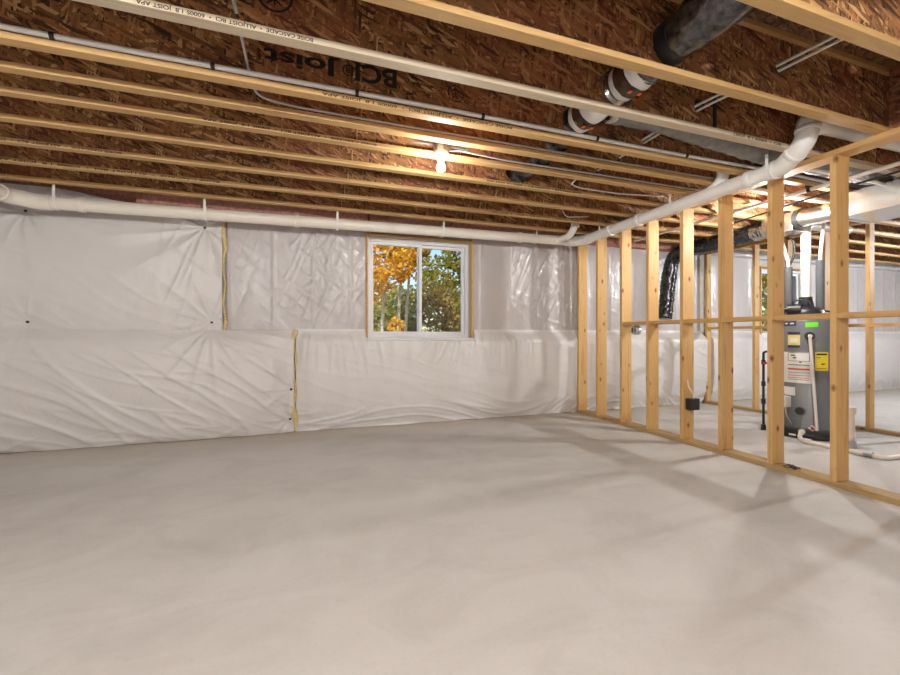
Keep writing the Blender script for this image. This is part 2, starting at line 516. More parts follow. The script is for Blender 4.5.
def logo(parent, x, y, z, r):
    mb = MB(); k = 40
    for (ra, rb) in ((r, r * .86),):
        vs = []; 
        for i in range(k):
            t = 2 * PI * i / k
            vs += [(x + ra * math.cos(t), y, z + ra * math.sin(t)), (x + rb * math.cos(t), y, z + rb * math.sin(t))]
        mb.add(vs, [(2 * i, 2 * ((i + 1) % k), 2 * ((i + 1) % k) + 1, 2 * i + 1) for i in range(k)])
    def strip(a, b, w):
        a, b = Vector(a), Vector(b); d = (b - a).normalized(); n = Vector((-d.y, d.x)) * w
        mb.add([(x + q.x * r, y, z + q.y * r) for q in (a + n, b + n * .5, b - n * .5, a - n)], [(0, 1, 2, 3)])
    strip((0, .8), (0, -.62), .07)                 # trunk: the mark stands upside down
    for h, l in ((.45, .6), (.12, .55), (-.2, .42)):
        for s in (-1, 1):
            strip((0, h), (s * l, h - .36), .075)
    return part(mb, 'printed_mark', M['ink'], parent)

JZ = 2.36; TOPZ = ZC
JY = [1.13, 1.599, 1.961, 2.362, 2.608, 2.864, 3.21, 3.587, 3.98, 4.39]   # far edges of the bottom flanges
JL = [
 'wooden I-joist crossing the upper corner of the photo, nearest the camera',
 'wooden I-joist just past the wide dark silver duct, second nearest the camera',
 'pale-flanged wooden I-joist with a long upside-down black product stamp along its flange',
 'wooden I-joist with large upside-down black letters and a white pipe clipped along it',
 'wooden I-joist just beyond the white clipped pipe, thin grey cable running on its flange',
 'wooden I-joist directly behind the bare bulb fixture with a grey cable along it',
 'fourth wooden I-joist out from the pink-insulated back wall, lit brightly by the bulb',
 'third wooden I-joist out from the pink-insulated back wall, black dotted stamp on flange',
 'second wooden I-joist out from the pink-insulated back wall, thin pale flange',
 'wooden I-joist closest to the pink insulation and the back wall',
]
STAMP = 'BOISE CASCADE  \u2022  ALLJOIST BCI  \u2022  6000S 1.8  JOIST APA'
CABP = {0: (2.66, 2.63), 1: (2.52, 2.585), 2: (2.34, 2.52), 3: (2.31, 2.485), 4: (2.31, 2.485), 5: (2.31, 2.485), 6: (2.31, 2.485)}
DX, DZ = 1.70, 2.515      # straight duct run through the webs
CABX = (2.27, 2.335); CABZ = 2.49
joists = []
for i, yf in enumerate(JY):
    y0 = yf - .059; yc = yf - .0295
    t = thing('floor_joist', (XL, yc, JZ), JL[i], 'joist', 'wooden I-joists under the floor above')
    fm = M['flange_pale'] if i == 2 else M['flange']
    part(MB().box(XL + .005, XR - .01, y0, yf, JZ, JZ + .030, .002), 'bottom_flange', fm, t)
    part(MB().box(XL + .005, XR - .01, y0, yf, TOPZ - .031, TOPZ - .001, .002), 'top_flange', M['flange'], t)
    holes = []
    if i <= 6: holes.append((DX, DZ, 1.0 * .112))
    if 0 < i < 8:
        pass
    if i in CABP: holes.append((*CABP[i], .052))
    if i <= 3 : holes.append((-.31, 2.46, .03))
    part(web_mesh(XL + .005, XR - .01, yc - .005, yc + .005, JZ + .0298, TOPZ - .0308, holes), 'web', M['web'], t)
    joists.append(t)
yw = JY[3] - .0295 - .0056
text_obj(joists[3], 'BCI', .466, yw, 2.545, .105, .235, bold=.028)
text_obj(joists[3], '\u00ae', .222, yw, 2.543, .062, .062, bold=.012)
text_obj(joists[3], 'Joist', .145, yw, 2.545, .108, .385, bold=.028)
logo(joists[3], .83, yw, 2.535, .052)
text_obj(joists[3], 'BOISE CASCADE  ENGINEERED WOOD', .76, yw, 2.548, .016, .22, bold=.02)
logo(joists[2], -.155, JY[2] - .0295 - .0056, 2.55, .075)
text_obj(joists[2], STAMP, .005, JY[2] - .0596, JZ + .0155, .0225, .66, bold=.02)
text_obj(joists[3], STAMP, 1.20, JY[3] - .0596, JZ + .0155, .020, 1.15, bold=.02)
text_obj(joists[5], STAMP, .42, JY[5] - .0596, JZ + .0155, .020, 1.05, bold=.02)
text_obj(joists[6], STAMP, 2.35, JY[6] - .0596, JZ + .0155, .020, .95, bold=.02)
text_obj(joists[7], STAMP, -1.30, JY[7] - .0596, JZ + .0155, .020, 1.0, bold=.02)
text_obj(joists[8], STAMP, -.75, JY[8] - .0596, JZ + .0155, .020, 1.5, bold=.02)
text_obj(joists[8], STAMP, 2.9, JY[8] - .0596, JZ + .0155, .020, 1.1, bold=.02)
text_obj(joists[1], STAMP, 3.28, JY[2] - .0596 - .0, JZ + .0155, .0001, .0001) if False else None
text_obj(joists[2], 'VERSA-LAM RIM  \u2022  6000S 1.8' if False else 'BCI  \u2022  6000S 1.8  JOIST', 3.05, JY[2] - .0596, JZ + .0155, .0225, .46, bold=.02)

part(MB().box(2.448, 2.476, JY[2] - .0395, JY[2] - .0348, JZ + .031, 2.68), 'black_strip', M['black'], joists[2])  # narrow black upright strip on the web face
# blocking panel between the two nearest joists, standing on the near partition's top plate
single(MB().box(3.475, 3.515, JY[0] + .002, JY[1] - .061, JZ + .001, TOPZ - .002, .002), 'blocking_panel', M['blocking_osb'], (3.49, 1.33, JZ),
       'reddish engineered-wood blocking panel standing on the top plate between two joists', 'blocking')

# ------------------------------------------------------------------ stud partitions
SX = 3.525; SW = .070
SY = [4.695, 4.306, 3.88, 3.48, 3.05, 2.65, 2.235, 1.82, 1.41, 1.00]
single(MB().box(SX - SW, SX + SW, .60, 4.725, 0, .038, .003), 'bottom_plate', M['plate_treated'], (SX, .6, 0),
       'long pine bottom plate on the slab under the near stud partition', 'plate')
single(MB().box(SX - SW, SX + SW, .60, 4.725, 2.322, 2.359, .002), 'top_plate', M['plate'], (SX, .6, 2.322),
       'long pine top plate of the near stud partition, under the joists', 'plate')
SL = ['pine stud at the corner where the near partition meets the white insulated wall',
      'second pine stud from the back wall in the near partition',
      'third pine stud from the back wall, where the horizontal blocking starts',
      'fourth pine stud from the back wall, beside the hanging black flexible duct',
      'pine stud of the near partition with the black wall box on it',
      'sixth pine stud from the back wall in the near partition, without fittings',
      'dark orange pine stud before the grey water heater, wire bits at its foot',
      'nearest large pine stud, between the water heater and the edge of the photo',
      'pine stud of the near partition just out of view past the edge of the photo',
      'last pine stud of the near partition, out of view']
for y, l in zip(SY[:9], SL):
    single(MB().box(SX - SW, SX + SW, y - .019, y + .019, .0385, 2.3215, .0025), 'wall_stud', M['stud'], (SX, y, .0385), l, 'stud', 'studs of the near partition')
BL = ['pine blocking piece with the round grey box under it',
      'pine blocking piece in front of the hanging black flexible duct',
      'pine blocking piece between the black-box stud and the next stud nearer the camera',
      'pine blocking piece between the sixth stud and the dark orange stud',
      'pine blocking piece crossing the top of the grey water heater',
      'pine blocking piece nearest the camera, running to the edge of the photo']
for (a, b), l in zip(zip(SY[2:8], SY[3:9]), BL):
    single(MB().box(SX - SW, SX + SW, b + .0195, a - .0195, 1.18, 1.218, .002), 'wall_blocking', M['plate'], (SX, b, 1.18), l, 'blocking', 'blocking pieces of the near partition')
UX = 5.86
UY = [4.69, 3.97, 3.56, 3.16, 2.75, 2.34]
single(MB().box(UX - .0445, UX + .0445, .9, 4.725, 0, .038, .003), 'bottom_plate', M['plate_treated'], (UX, .9, 0),
       'pine bottom plate on the slab of the far partition behind the water heater', 'plate')
single(MB().box(UX - .0445, UX + .0445, .9, 4.725, 2.322, 2.359, .002), 'top_plate', M['plate'], (UX, .9, 2.322),
       'pale top plate of the far partition behind the water heater', 'plate')
UL = ['pine stud of the far partition standing against the white back wall',
      'pine stud of the far partition between white plastic and the far window',
      'pine stud of the far partition hidden behind the insulated pipes of the water heater',
      'far-partition pine stud beyond the heater, half hidden by the nearest large stud',
      'far-partition pine stud standing alone under the metal supply duct',
      'pine stud of the far partition just out of view past the edge of the photo']
for y, l in zip(UY, UL):
    single(MB().box(UX - .0445, UX + .0445, y - .019, y + .019, .0385, 2.3215, .0025), 'wall_stud', M['stud'], (UX, y, .0385), l, 'stud', 'studs of the far partition')
UB = ['thin blocking piece of the far partition next to the white back wall',
      'blocking piece of the far partition in front of the far window',
      'blocking piece of the far partition hidden behind the water heater pipes',
      'blocking piece of the far partition beyond the nearest large stud',
      'blocking piece of the far partition at the edge of the photo']
for (a, b), l in zip(zip(UY, UY[1:]), UB):
    single(MB().box(UX - .0445, UX + .0445, b + .0195, a - .0195, 1.155, 1.193, .002), 'wall_blocking', M['plate'], (UX, b, 1.155), l, 'blocking', 'blocking pieces of the far partition')

# ------------------------------------------------------------------ insulation sheets on the back wall
def sst(a, b, x):
    t = max(0, min(1, (x - a) / (b - a))); return t * t * (3 - 2 * t)
def nz(x, z, s): return noise.noise(Vector((x, z, s)))
def streak(x, z, ang, fl, fh, s):
    c, q = math.cos(ang), math.sin(ang)
    u, v = x * c + z * q, -x * q + z * c
    n = noise.noise(Vector((u * fl, v * fh + .35 * noise.noise(Vector((u * 1.3, v * 1.3, s + 5))), s)))
    return max(0, 1 - abs(n) * 4.2) ** 2
def pinfold(x, z, p, k, L, amp, ph, dim, sq=1.0):
    dx, dz = x - p[0], z - p[1]; r = math.hypot(dx, dz); th = math.atan2(dz, dx)
    w = math.cos(k * th + ph + 1.1 * noise.noise(Vector((th * 2.1, r * 1.5, ph))))
    f = (1 - abs(w)) ** 1.3 - .35
    return amp * f * (r / (r + .05)) * math.exp(-(r / L) ** 1.4) - dim * math.exp(-(r / .11) ** 2)
def sheet(x0, x1, z0f, z1f, yf, nx, nzv):
    mb = MB(); vs = []
    for j in range(nzv + 1):
        for i in range(nx + 1):
            x = x0 + (x1 - x0) * i / nx
            a, b = z0f(x), z1f(x); z = a + (b - a) * j / nzv
            vs.append((x, min(yf(x, z), 4.796), z))
    fs = [(j * (nx + 1) + i, j * (nx + 1) + i + 1, (j + 1) * (nx + 1) + i + 1, (j + 1) * (nx + 1) + i) for j in range(nzv) for i in range(nx)]
    # closed back so the blanket has its thickness
    mb.add(vs, fs, True)
    ring = [i for i in range(nx + 1)] + [j * (nx + 1) + nx for j in range(1, nzv + 1)] + [nzv * (nx + 1) + i for i in range(nx - 1, -1, -1)] + [j * (nx + 1) for j in range(nzv - 1, 0, -1)]
    rv = [vs[i] for i in ring]; k = len(ring)
    mb.add(rv + [(p[0], 4.799, p[2]) for p in rv], [(i, (i + 1) % k, k + (i + 1) % k, k + i) for i in range(k)])
    return mb

PINS = [(-2.48, 2.20), (-2.47, 1.185), (-1.04, 2.165), (-.98, 1.195)]
PLOW = [(-.215, .473), (-.225, .15)]
def y_up_left(x, z):
    v = max(0, min(1, (z - 1.10) / 1.24))
    y = 4.765 - .075 * (math.sin(PI * v) ** .6) * sst(-.86, -1.05, x) * .95
    for k, p in enumerate(PINS):
        y -= pinfold(x, z, p, (5.5, 4.5, 6.0, 6.5)[k], (.42, .26, .60, .46)[k], (.024, .018, .036, .030)[k], k * 1.7, .035)
    y -= .013 * streak(x, z, 1.35, 1.0, 6, 3) * sst(-1.9, -1.2, x) + .009 * streak(x, z, -.5, .8, 5, 8)
    y -= .010 * nz(x * 1.6, z * 1.6, 4) + .004 * nz(x * 6, z * 6, 1)
    return y
def y_low_left(x, z):
    v = max(0, min(1, z / 1.12))
    e = sst(-.17, -.42, x)
    y = 4.765 - (.035 + .10 * math.sin(PI * v) ** .55) * (.35 + .65 * e)
    y += .03 * sst(1.0, 1.12, z)
    for k, p in enumerate([(-2.47, 1.13), (-.98, 1.14)]):
        y -= pinfold(x, z, p, (5, 7.5)[k], (.22, .62)[k], (.014, .036)[k], k * 2.1 + .4, .02)
    for k, p in enumerate(PLOW):
        y -= pinfold(x, z, p, (4.5, 5)[k], (.36, .26)[k], .036, k + .8, .03)
    y -= .017 * streak(x, z, -.62, .8, 5.0, 11) * sst(1.05, .8, z) + .010 * streak(x, z, -.35, .9, 7, 17)
    y -= .014 * streak(x, z, .1, 1.2, 9, 21) * sst(.22, .04, z)
    y -= .012 * nz(x * 1.5, z * 1.7, 14) + .004 * nz(x * 6, z * 6, 2)
    return y
def y_low_mid(x, z):
    zt = 1.14
    p = sst(-.02, .22, z) * .55 + .45 * sst(0, .5, z)
    top = 1 - sst(.96, 1.13, z) ** 1.2
    amp = .105 * (1 - .75 * math.exp(-((x - 3.53) / .15) ** 2)) * sst(-.19, .02, x)
    amp *= .8 + .2 * sst(1.2, 2.6, x)
    y = 4.768 - .02 - amp * p * top
    wy = sst(.55, .95, z) * sst(1.14, 1.0, z)
    y -= .026 * streak(x, z, 1.45 + .2 * math.sin(x * 3), .9, 8, 31) * wy * (sst(3.2, 2.2, x) + .25)
    y -= .022 * streak(x, z, .02 + .1 * math.sin(x * 2), 1.0, 9, 37) * sst(.34, .1, z)
    y -= .005 * streak(x, z, -.25, .7, 6, 41)
    for k, q in enumerate([(.09, 1.06), (.33, 1.10), (1.9, 1.06)]):
        y -= pinfold(x, z, q, 5 + k, .24, .014, k * 2.2, .008)
    y -= .010 * nz(x * 1.4, z * 1.4, 24) + .004 * nz(x * 7, z * 5, 6)
    return y
def y_poly(x, z):
    y = 4.772
    s = (x + .80) / .406; d = abs(s - round(s)) * .406
    y -= .010 * math.exp(-(d / .018) ** 2) - .006 * math.sin(PI * (s - math.floor(s)))
    m = math.exp(-(((x - .12) / .30) ** 2)) * (1 if z > 1.2 else .4) + math.exp(-(((x - 3.1) / .35) ** 2)) + .25
    y -= m * (.014 * streak(x, z, 1.15, 1.6, 8, 51) + .012 * streak(x, z, -.7, 1.8, 7, 57))
    for k, q in enumerate([(.02, 2.02), (.10, 1.78), (.33, 1.5), (3.2, 2.0)]):
        y -= m * pinfold(x, z, q, 5 + k, .16, .016, k * 1.9, .006)
    y -= .006 * nz(x * 2.2, z * 2.2, 44) + .003 * nz(x * 8, z * 6, 61)
    return y

b = sheet(XL + .01, -.885, lambda x: 1.105 + .004 * math.sin(x * 5), lambda x: 2.30 + .055 * sst(-1.1, -1.5, x) + .085 * sst(-1.6, -2.35, x), y_up_left, 170, 110)
up = thing('insulation_blanket', (-1.8, 4.78, 1.10), 'upper white insulation blanket pinned to the back wall, taut folds around its pins', 'insulation', 'white insulation blankets on the back wall')
part(b, 'facing', M['poly_white'], up)
def pin(x, z, y, par):
    part(MB().lathe([(.002, -.012), (.010, -.010), (.012, -.003), (.012, .004)], (x, y, z), 14, axis='Y'), 'pin', M['black'], par)
for p in PINS: pin(p[0], p[1], y_up_left(*p) - .004, up)
def rag(x, y, z0, z1, wf):
    k = 60; pts = [(x + .010 * math.sin(i * .33) + .006 * nz(i * .5, 0, 3), y, z0 + (z1 - z0) * i / k) for i in range(k + 1)]
    return MB().tube(pts, lambda i, a: wf(pts[i][2]) * (1 + .5 * noise.noise(Vector((i * .55, math.cos(a) * 1.5, math.sin(a) * 1.5 + 9)))), 12)
e = rag(-.866, 4.768, 1.125, 2.31, lambda z: .010 + .016 * math.exp(-((z - 2.08) / .16) ** 2) + .012 * math.exp(-((z - 1.16) / .06) ** 2))
part(e, 'raw_edge', M['fibre'], up)

lo = thing('insulation_blanket', (-1.5, 4.78, 0), 'lower white insulation blanket with diagonal creases, below the pinned seam', 'insulation', 'white insulation blankets on the back wall')
part(sheet(XL + .01, -.188, lambda x: .006, lambda x: 1.118, y_low_left, 190, 90), 'facing', M['poly_white'], lo)
for p in PLOW: pin(p[0], p[1], y_low_left(*p) - .004, lo)
e = rag(-.178, 4.738, .02, 1.12, lambda z: .010 + .020 * math.exp(-((z - .17) / .10) ** 2) + .016 * math.exp(-((z - 1.07) / .05) ** 2) + .008 * math.exp(-((z - .4) / .06) ** 2))
part(e, 'raw_edge', M['fibre'], lo)

def mid_top(x):
    return 1.135 - .138 * (sst(.578, .592, x) - sst(1.915, 1.93, x))
mid = thing('insulation_blanket', (2.6, 4.78, 0), 'lower white insulation blanket under the window with a rounded ledge along its top', 'insulation', 'white insulation blankets on the back wall')
part(sheet(-.165, 5.79, lambda x: .006 + .006 * nz(x * 3, 0, 3), mid_top, y_low_mid, 400, 84), 'facing', M['poly_white'], mid)
far = thing('insulation_blanket', (8.6, 4.78, 0), 'lower white insulation blanket beyond the far partition, by the bright stretch of slab', 'insulation', 'white insulation blankets on the back wall')
part(sheet(5.93, XR - .02, lambda x: .006, lambda x: 1.135 - .138 * (sst(7.06, 7.08, x) - sst(8.34, 8.36, x)), y_low_mid, 220, 60), 'facing', M['poly_white'], far)
for x0, x1, l, n in ((-.84, .592, 'shiny creased grey-white plastic sheet between yellow raw insulation and the window', 110),
                     (1.915, 3.45, 'grey-white plastic sheet over the studs between the window and the near partition', 110),
                     (3.60, 5.78, 'grey-white plastic sheet on the back wall behind the near partition and hanging duct', 130),
                     (5.93, 7.08, 'grey-white plastic sheet between the far partition and the far window', 60),
                     (8.34, XR - .02, 'grey-white plastic sheet on the back wall beyond the far window', 120)):
    single(sheet(x0, x1, lambda x: 1.118, lambda x: 2.335, y_poly, n, 84), 'plastic_sheet', M['poly_grey'], ((x0 + x1) / 2, 4.78, 1.118), l, 'plastic sheet', 'plastic sheets over the wall studs')

# pink batts at the rim between the last joist and the wall
def pink(x0, x1, l, yb=4.66, m='pink', bul=.05):
    mb = MB(); nx = int((x1 - x0) / .03); nv = 14; vs = []
    for j in range(nv + 1):
        for i in range(nx + 1):
            x = x0 + (x1 - x0) * i / nx; z = 2.335 + .42 * j / nv
            e = min(1, 8 * min(i / nx, 1 - i / nx) + .2)
            y = yb - bul * math.sin(PI * j / nv) * e - (.03 * nz(x * 4, z * 4, 71) + .018 * nz(x * 13, z * 13, 77)) * (1 if bul else 0)
            vs.append((x, y, z + .012 * nz(x * 7, 3, 5) * (1 if j == 0 else 0)))
    fs = [(j * (nx + 1) + i, j * (nx + 1) + i + 1, (j + 1) * (nx + 1) + i + 1, (j + 1) * (nx + 1) + i) for j in range(nv) for i in range(nx)]
    mb.add(vs, fs, True)
    ring = [i for i in range(nx + 1)] + [j * (nx + 1) + nx for j in range(1, nv + 1)] + [nv * (nx + 1) + i for i in range(nx - 1, -1, -1)] + [j * (nx + 1) for j in range(nv - 1, 0, -1)]
    rv = [vs[i] for i in ring]; k = len(ring)
    mb.add(rv + [(p[0], 4.798, p[2]) for p in rv], [(i, (i + 1) % k, k + (i + 1) % k, k + i) for i in range(k)])
    single(mb, 'insulation_batt', M[m], ((x0 + x1) / 2, 4.7, 2.335), l, 'insulation', 'pink batts along the rim')
pink(XL + .02, -1.62, 'pink fibreglass batt at the rim, mostly behind the top of the white pinned blanket', 4.79, 'pink', .0)
pink(-1.60, .60, 'pink fibreglass batt at the rim above the yellow raw edge of the insulation')
pink(.62, 3.40, 'pink fibreglass batt at the rim above the window')
pink(3.62, 5.8, 'pink fibreglass batt at the rim between the two stud partitions')
pink(5.92, XR - .02, 'white-faced batt at the rim beyond the far partition', 4.66, 'poly_grey')

# ------------------------------------------------------------------ drain pipes
R = .057
A0, A1 = Vector((-2.40, 4.50, 2.225)), Vector((3.33, 4.50, 2.292))
B1 = Vector((3.25, 2.02, 2.288))
dp = thing('drain_pipe', (3.3, 4.5, 2.29), 'white plastic drain pipe along the back wall and stud partition, rising through an elbow', 'pipe')
part(MB().tube([A0 + Vector((.16, 0, 0)), A1 - Vector((.13, 0, 0))], R, 22), 'wall_run', M['pvc_cream'], dp)
part(MB().tube([(-2.40, -1.0, 2.222), A0 + Vector((0, -.16, 0))], R, 22), 'side_run', M['pvc_cream'], dp)
part(MB().tube(fillet([A0 + Vector((0, -.22, 0)), A0 + Vector((0, -.14, 0)), A0 + Vector((.14, 0, 0)), A0 + Vector((.24, 0, 0))], .09, 5), R + .008, 22), 'elbow', M['pvc_cream'], dp)
part(MB().tube([A1 + Vector((.0, -.13, 0)), B1], R, 22), 'partition_run', M['pvc'], dp)
part(MB().tube(fillet([A1 - Vector((.20, 0, 0)), A1 - Vector((.09, 0, 0)), A1 + Vector((.0, -.09, 0)), A1 + Vector((0, -.20, 0))], .08, 5), R + .008, 22), 'elbow', M['pvc'], dp)
P1, P2 = Vector((3.15, 1.80, 2.41)), Vector((3.15, 1.80, 2.485))
up_path = fillet([B1 + Vector((.003, .10, 0)), B1 + Vector((-.002, .0, 0)), Vector((3.17, 1.835, 2.365)), Vector((3.152, 1.80, 2.43)), P2 + Vector((0, 0, .012)), Vector((3.30, 1.795, 2.497))], .055, 7)
part(MB().tube(up_path, R + .007, 22), 'elbow', M['pvc'], dp)
part(MB().tube([(3.29, 1.795, 2.497), (5.6, 1.785, 2.52)], R, 22), 'branch_run', M['pvc'], dp)
def ring(c, d, r, w, name='coupling', m='pvc'):
    c, d = Vector(c), Vector(d).normalized()
    part(MB().tube([c - d * w / 2, c - d * w / 2.3, c + d * w / 2.3, c + d * w / 2], lambda i, a: r if i in (1, 2) else r - .003, 22), name, M[m], dp)
dB = B1 - A1
for t in (.25, .43, .905): ring(A1 + dB * t, dB, R + .009, .05)
for x in (-1.95, -.15, 2.45): ring(A0.lerp(A1, (x + 2.40) / 5.73), A1 - A0, R + .009, .05, m='pvc_cream')
ring((3.150, 1.800, 2.445), (0, 0, 1), R + .014, .03)
ring((3.20, 1.905, 2.335), (-.08, -.185, .077), R + .013, .03)
ring((3.252, 2.06, 2.288), B1 - A1, R + .014, .03)
# branch wyes up into the joist bays
q = A1 + dB * .795
part(MB().tube(fillet([q + Vector((0, .10, 0)), q + Vector((0, -.02, .05)), q + Vector((.0, -.055, .13)), q + Vector((.0, -.055, .36))], .06), .047, 18), 'wye_branch', M['pvc'], dp)
part(MB().tube([q + Vector((.0, -.055, .125)), q + Vector((.0, -.055, .17))], .053, 18), 'wye_collar', M['pvc'], dp)
q = A0.lerp(A1, .955)
part(MB().tube(fillet([(3.0, 4.5, 2.288), (3.02, 4.27, 2.292), (3.03, 4.17, 2.39), (3.03, 4.17, 2.62)], .08), .042, 18), 'wye_branch', M['pvc'], dp)
part(MB().tube([(3.03, 4.17, 2.375), (3.03, 4.17, 2.42)], .050, 18), 'wye_collar', M['pvc'], dp)
# straps
def hanger(x, y, z, ax, top, l):
    mb = MB(); w = .011
    rr = R + .0115
    pts = []
    k = 20
    for i in range(k + 1):
        a = -PI / 2 + 2 * PI * i / k
        c, s = math.cos(a) * rr, math.sin(a) * rr
        pts.append((x, y + c, z + s) if ax == 'X' else (x + c, y, z + s))
    vs = []
    for p in pts:
        for dw in (-w, w):
            vs.append((p[0] + (dw if ax == 'X' else 0), p[1] + (dw if ax == 'Y' else 0), p[2]))
    mb.add(vs, [(2 * i, 2 * i + 2, 2 * i + 3, 2 * i + 1) for i in range(k)], True)
    if ax == 'X': mb.box(x - w, x + w, y - rr - .002, y - rr, z, top)
    else: mb.box(x - rr - .002, x - rr, y - w, y + w, z, top)
    single(mb, 'pipe_hanger', M['pvc'], (x, y, z), l, 'pipe hanger', 'white pipe straps')
HX = [(-2.12, 'white strap holding the back-wall drain pipe next to its bend'),
      (-.975, 'white strap holding the back-wall drain pipe over the pinned blanket'),
      (.255, 'white strap holding the back-wall drain pipe just before the window'),
      (1.435, 'white strap holding the back-wall drain pipe above the window'),
      (2.655, 'white strap holding the back-wall drain pipe between the window and the corner')]
for x, l in HX: hanger(x, 4.5, 2.225 + .067 * (x + 2.4) / 5.73, 'X', 2.44, l)
hanger(3.314, 4.0, 2.29, 'Y', 2.42, 'white strap on the partition drain pipe closest to the corner')
hanger(3.28, 2.96, 2.289, 'Y', 2.42, 'white strap on the partition drain pipe beyond the upward branch')
hanger(3.252, 2.08, 2.288, 'Y', 2.40, 'white strap on the partition drain pipe beside the rising elbow')

# ------------------------------------------------------------------ small pipes and cables under the joists
cw = thing('water_pipe', (0, 2.30, 2.41), 'long thin white pipe held by black clips along a joist under the big lettering', 'pipe')
pts = [(-2.6, 2.306, 2.419)] + [(x, 2.306 + .003 * math.sin(x * 3), 2.412 + .004 * math.sin(x * 2.2)) for x in [-2 + .3 * i for i in range(24)]]
part(MB().tube(pts, .0135, 10), 'pipe', M['pex'], cw)
for x in (-1.106, -.469, .237, .999, 1.847, 2.66):
    y = 2.306 + .003 * math.sin(x * 3); z = 2.412 + .004 * math.sin(x * 2.2)
    part(MB().tube([(x - .009, y, z), (x + .009, y, z)], .0185, 12).box(x - .009, x + .009, y, 2.327, z - .004, z + .02), 'clip', M['black'], cw)
def cable(pts, r, mat, l, group=None, rad=.05, name='cable'):
    p = fillet(pts, rad, 6)
    single(MB().tube(p, r, 8), name, M[mat], pts[0], l, 'cable', group)
yj = JY[4] - .0295
cable([(-.31, -.4, 2.47), (-.31, 1.9, 2.46), (-.315, 2.40, 2.455), (-.30, 2.53, 2.42), (-.12, 2.548, 2.406), (.6, 2.552, 2.402), (1.5, 2.55, 2.402), (2.4, 2.552, 2.402), (3.4, 2.552, 2.402)], .0075, 'cable',
      'grey cable that drops through the joists beside the big lettering, then follows a flange', rad=.09)
cable([(.92, 2.72, 2.37), (1.0, 2.775, 2.41), (1.4, 2.800, 2.402), (2.2, 2.802, 2.404), (3.4, 2.80, 2.402)], .008, 'cable', 'grey cable running from the bulb fixture along a joist toward the partition')
for k, dx in enumerate((-.030, .030)):
    cable([(2.90 + dx, .2, 2.68), (2.66 + dx, 1.10, 2.63), (2.52 + dx, 1.57, 2.585), (2.34 + dx, 1.93, 2.52), (2.31 + dx, 2.33, 2.485 + .01 * k), (2.31 + dx, 3.02, 2.485)], .0085, 'cable_white',
          ('white cable through the joist webs, the one of the pair nearer the straight duct', 'white cable through the joist webs, the one of the pair nearer the partition')[k], 'pair of white cables')
cable([(2.36, 3.0, 2.49), (2.22, 3.03, 2.45), (2.18, 3.06, 2.405), (2.3, 3.10, 2.40), (2.75, 3.12, 2.405), (3.3, 3.12, 2.44)], .007, 'cable_white', 'loose white cable looping under a joist near the partition')
cable([(2.6, 3.85, 2.50), (2.66, 3.83, 2.37), (2.95, 3.82, 2.40)], .006, 'cable_white', 'short white cable end poking below a joist near the corner')
cable([(3.30, 3.02, 2.44), (3.42, 2.95, 2.41), (3.75, 2.93, 2.385)], .010, 'black', 'black cable passing over the top plate beside a white strap')

# ------------------------------------------------------------------ lamps
def fixture(x, y, zb, label, strength, col):
    t = thing('light_fixture', (x, y, zb + .17), label, 'lamp', 'bare bulb fixtures')
    part(MB().lathe([(.030, .165), (.052, .163), (.054, .158), (.054, .105), (.050, .102)], (x, y, zb), 8, False), 'junction_box', M['galv_dull'], t)
    part(MB().box(x - .20, x + .20, y - .010, y + .010, zb + .150, zb + .162), 'hanger_bar', M['galv_dull'], t)
    part(MB().lathe([(.020, .102), (.056, .101), (.057, .090), (.050, .078), (.030, .070), (.024, .052), (.019, .050)], (x, y, zb), 28), 'lampholder', M['porcelain'], t)
    part(MB().lathe([(.012, .055), (.013, .040), (.019, .026), (.028, .010), (.030, -.003), (.027, -.016), (.018, -.026), (.006, -.030)], (x, y, zb), 20), 'bulb', emit('bulb_glow', col, strength), t)
    return t
WARM = (1.0, .965, .92)
fixture(.855, 2.705, 2.237, 'bare glowing bulb in a white porcelain holder under the joists', 430, (1.0, .94, .86))
fixture(4.33, 2.72, 2.205, 'bare bulb over the water heater area, hidden behind a dark orange stud', 1550, (1.0, .97, .93))
fixture(8.2, 2.10, 2.237, 'bare bulb far beyond the second partition, out of view', 5200, (.92, .96, 1.0))
fixture(.9, -.55, 2.237, 'unseen fill bulb added above and behind the camera', 3300, WARM)  # added fill bulb, brightens the foreground from behind the camera
fixture(-1.6, .35, 2.237, 'unseen fill bulb added by the side wall', 2100, WARM)  # second added fill bulb, lights the near side of the room

# ------------------------------------------------------------------ ducts
def crinkle(r, amp, seed, rib=0):
    def f(i, a):
        return r + amp * noise.noise(Vector((i * .55, math.cos(a) * 2.2 + seed, math.sin(a) * 2.2))) + (rib if i % 2 else 0)
    return f
dd = thing('air_duct', (DX, 2.2, DZ), 'round silver duct passing through holes in the joist webs', 'duct')
def sleeve(y0, y1, r0, r1, seed):
    pts = dense([(DX - .01, y0, DZ), (DX - .01, y1, DZ)], .03); n = len(pts) - 1
    f0 = crinkle(0, .016, seed, .004)
    def f(i, a):
        e = min(1, min(i, n - i) / 4); return r0 + (r1 - r0) * e + f0(i, a) * e
    return MB().tube(pts, f, 26)
part(sleeve(.2, 1.075, .096, .108, 1), 'insulated_sleeve', M['foil_dark'], dd)
part(MB().tube([(DX - .01, 1.07, DZ), (DX - .01, 1.13, DZ)], .099, 26), 'dark_wrap', M['amber'], dd)
part(sleeve(1.125, 1.54, .096, .110, 2), 'insulated_sleeve', M['foil_dark'], dd)
part(MB().tube(dense([(DX - .01, 1.495, DZ), (DX - .01, 1.56, DZ)], .02), crinkle(.106, .006, 2), 26), 'dark_wrap', M['black'], dd)
part(MB().tube(dense([(DX - .01, 1.54, DZ), (DX - .01, 1.61, DZ)], .03), crinkle(.100, .003, 2), 26), 'dark_wrap', M['amber'], dd)
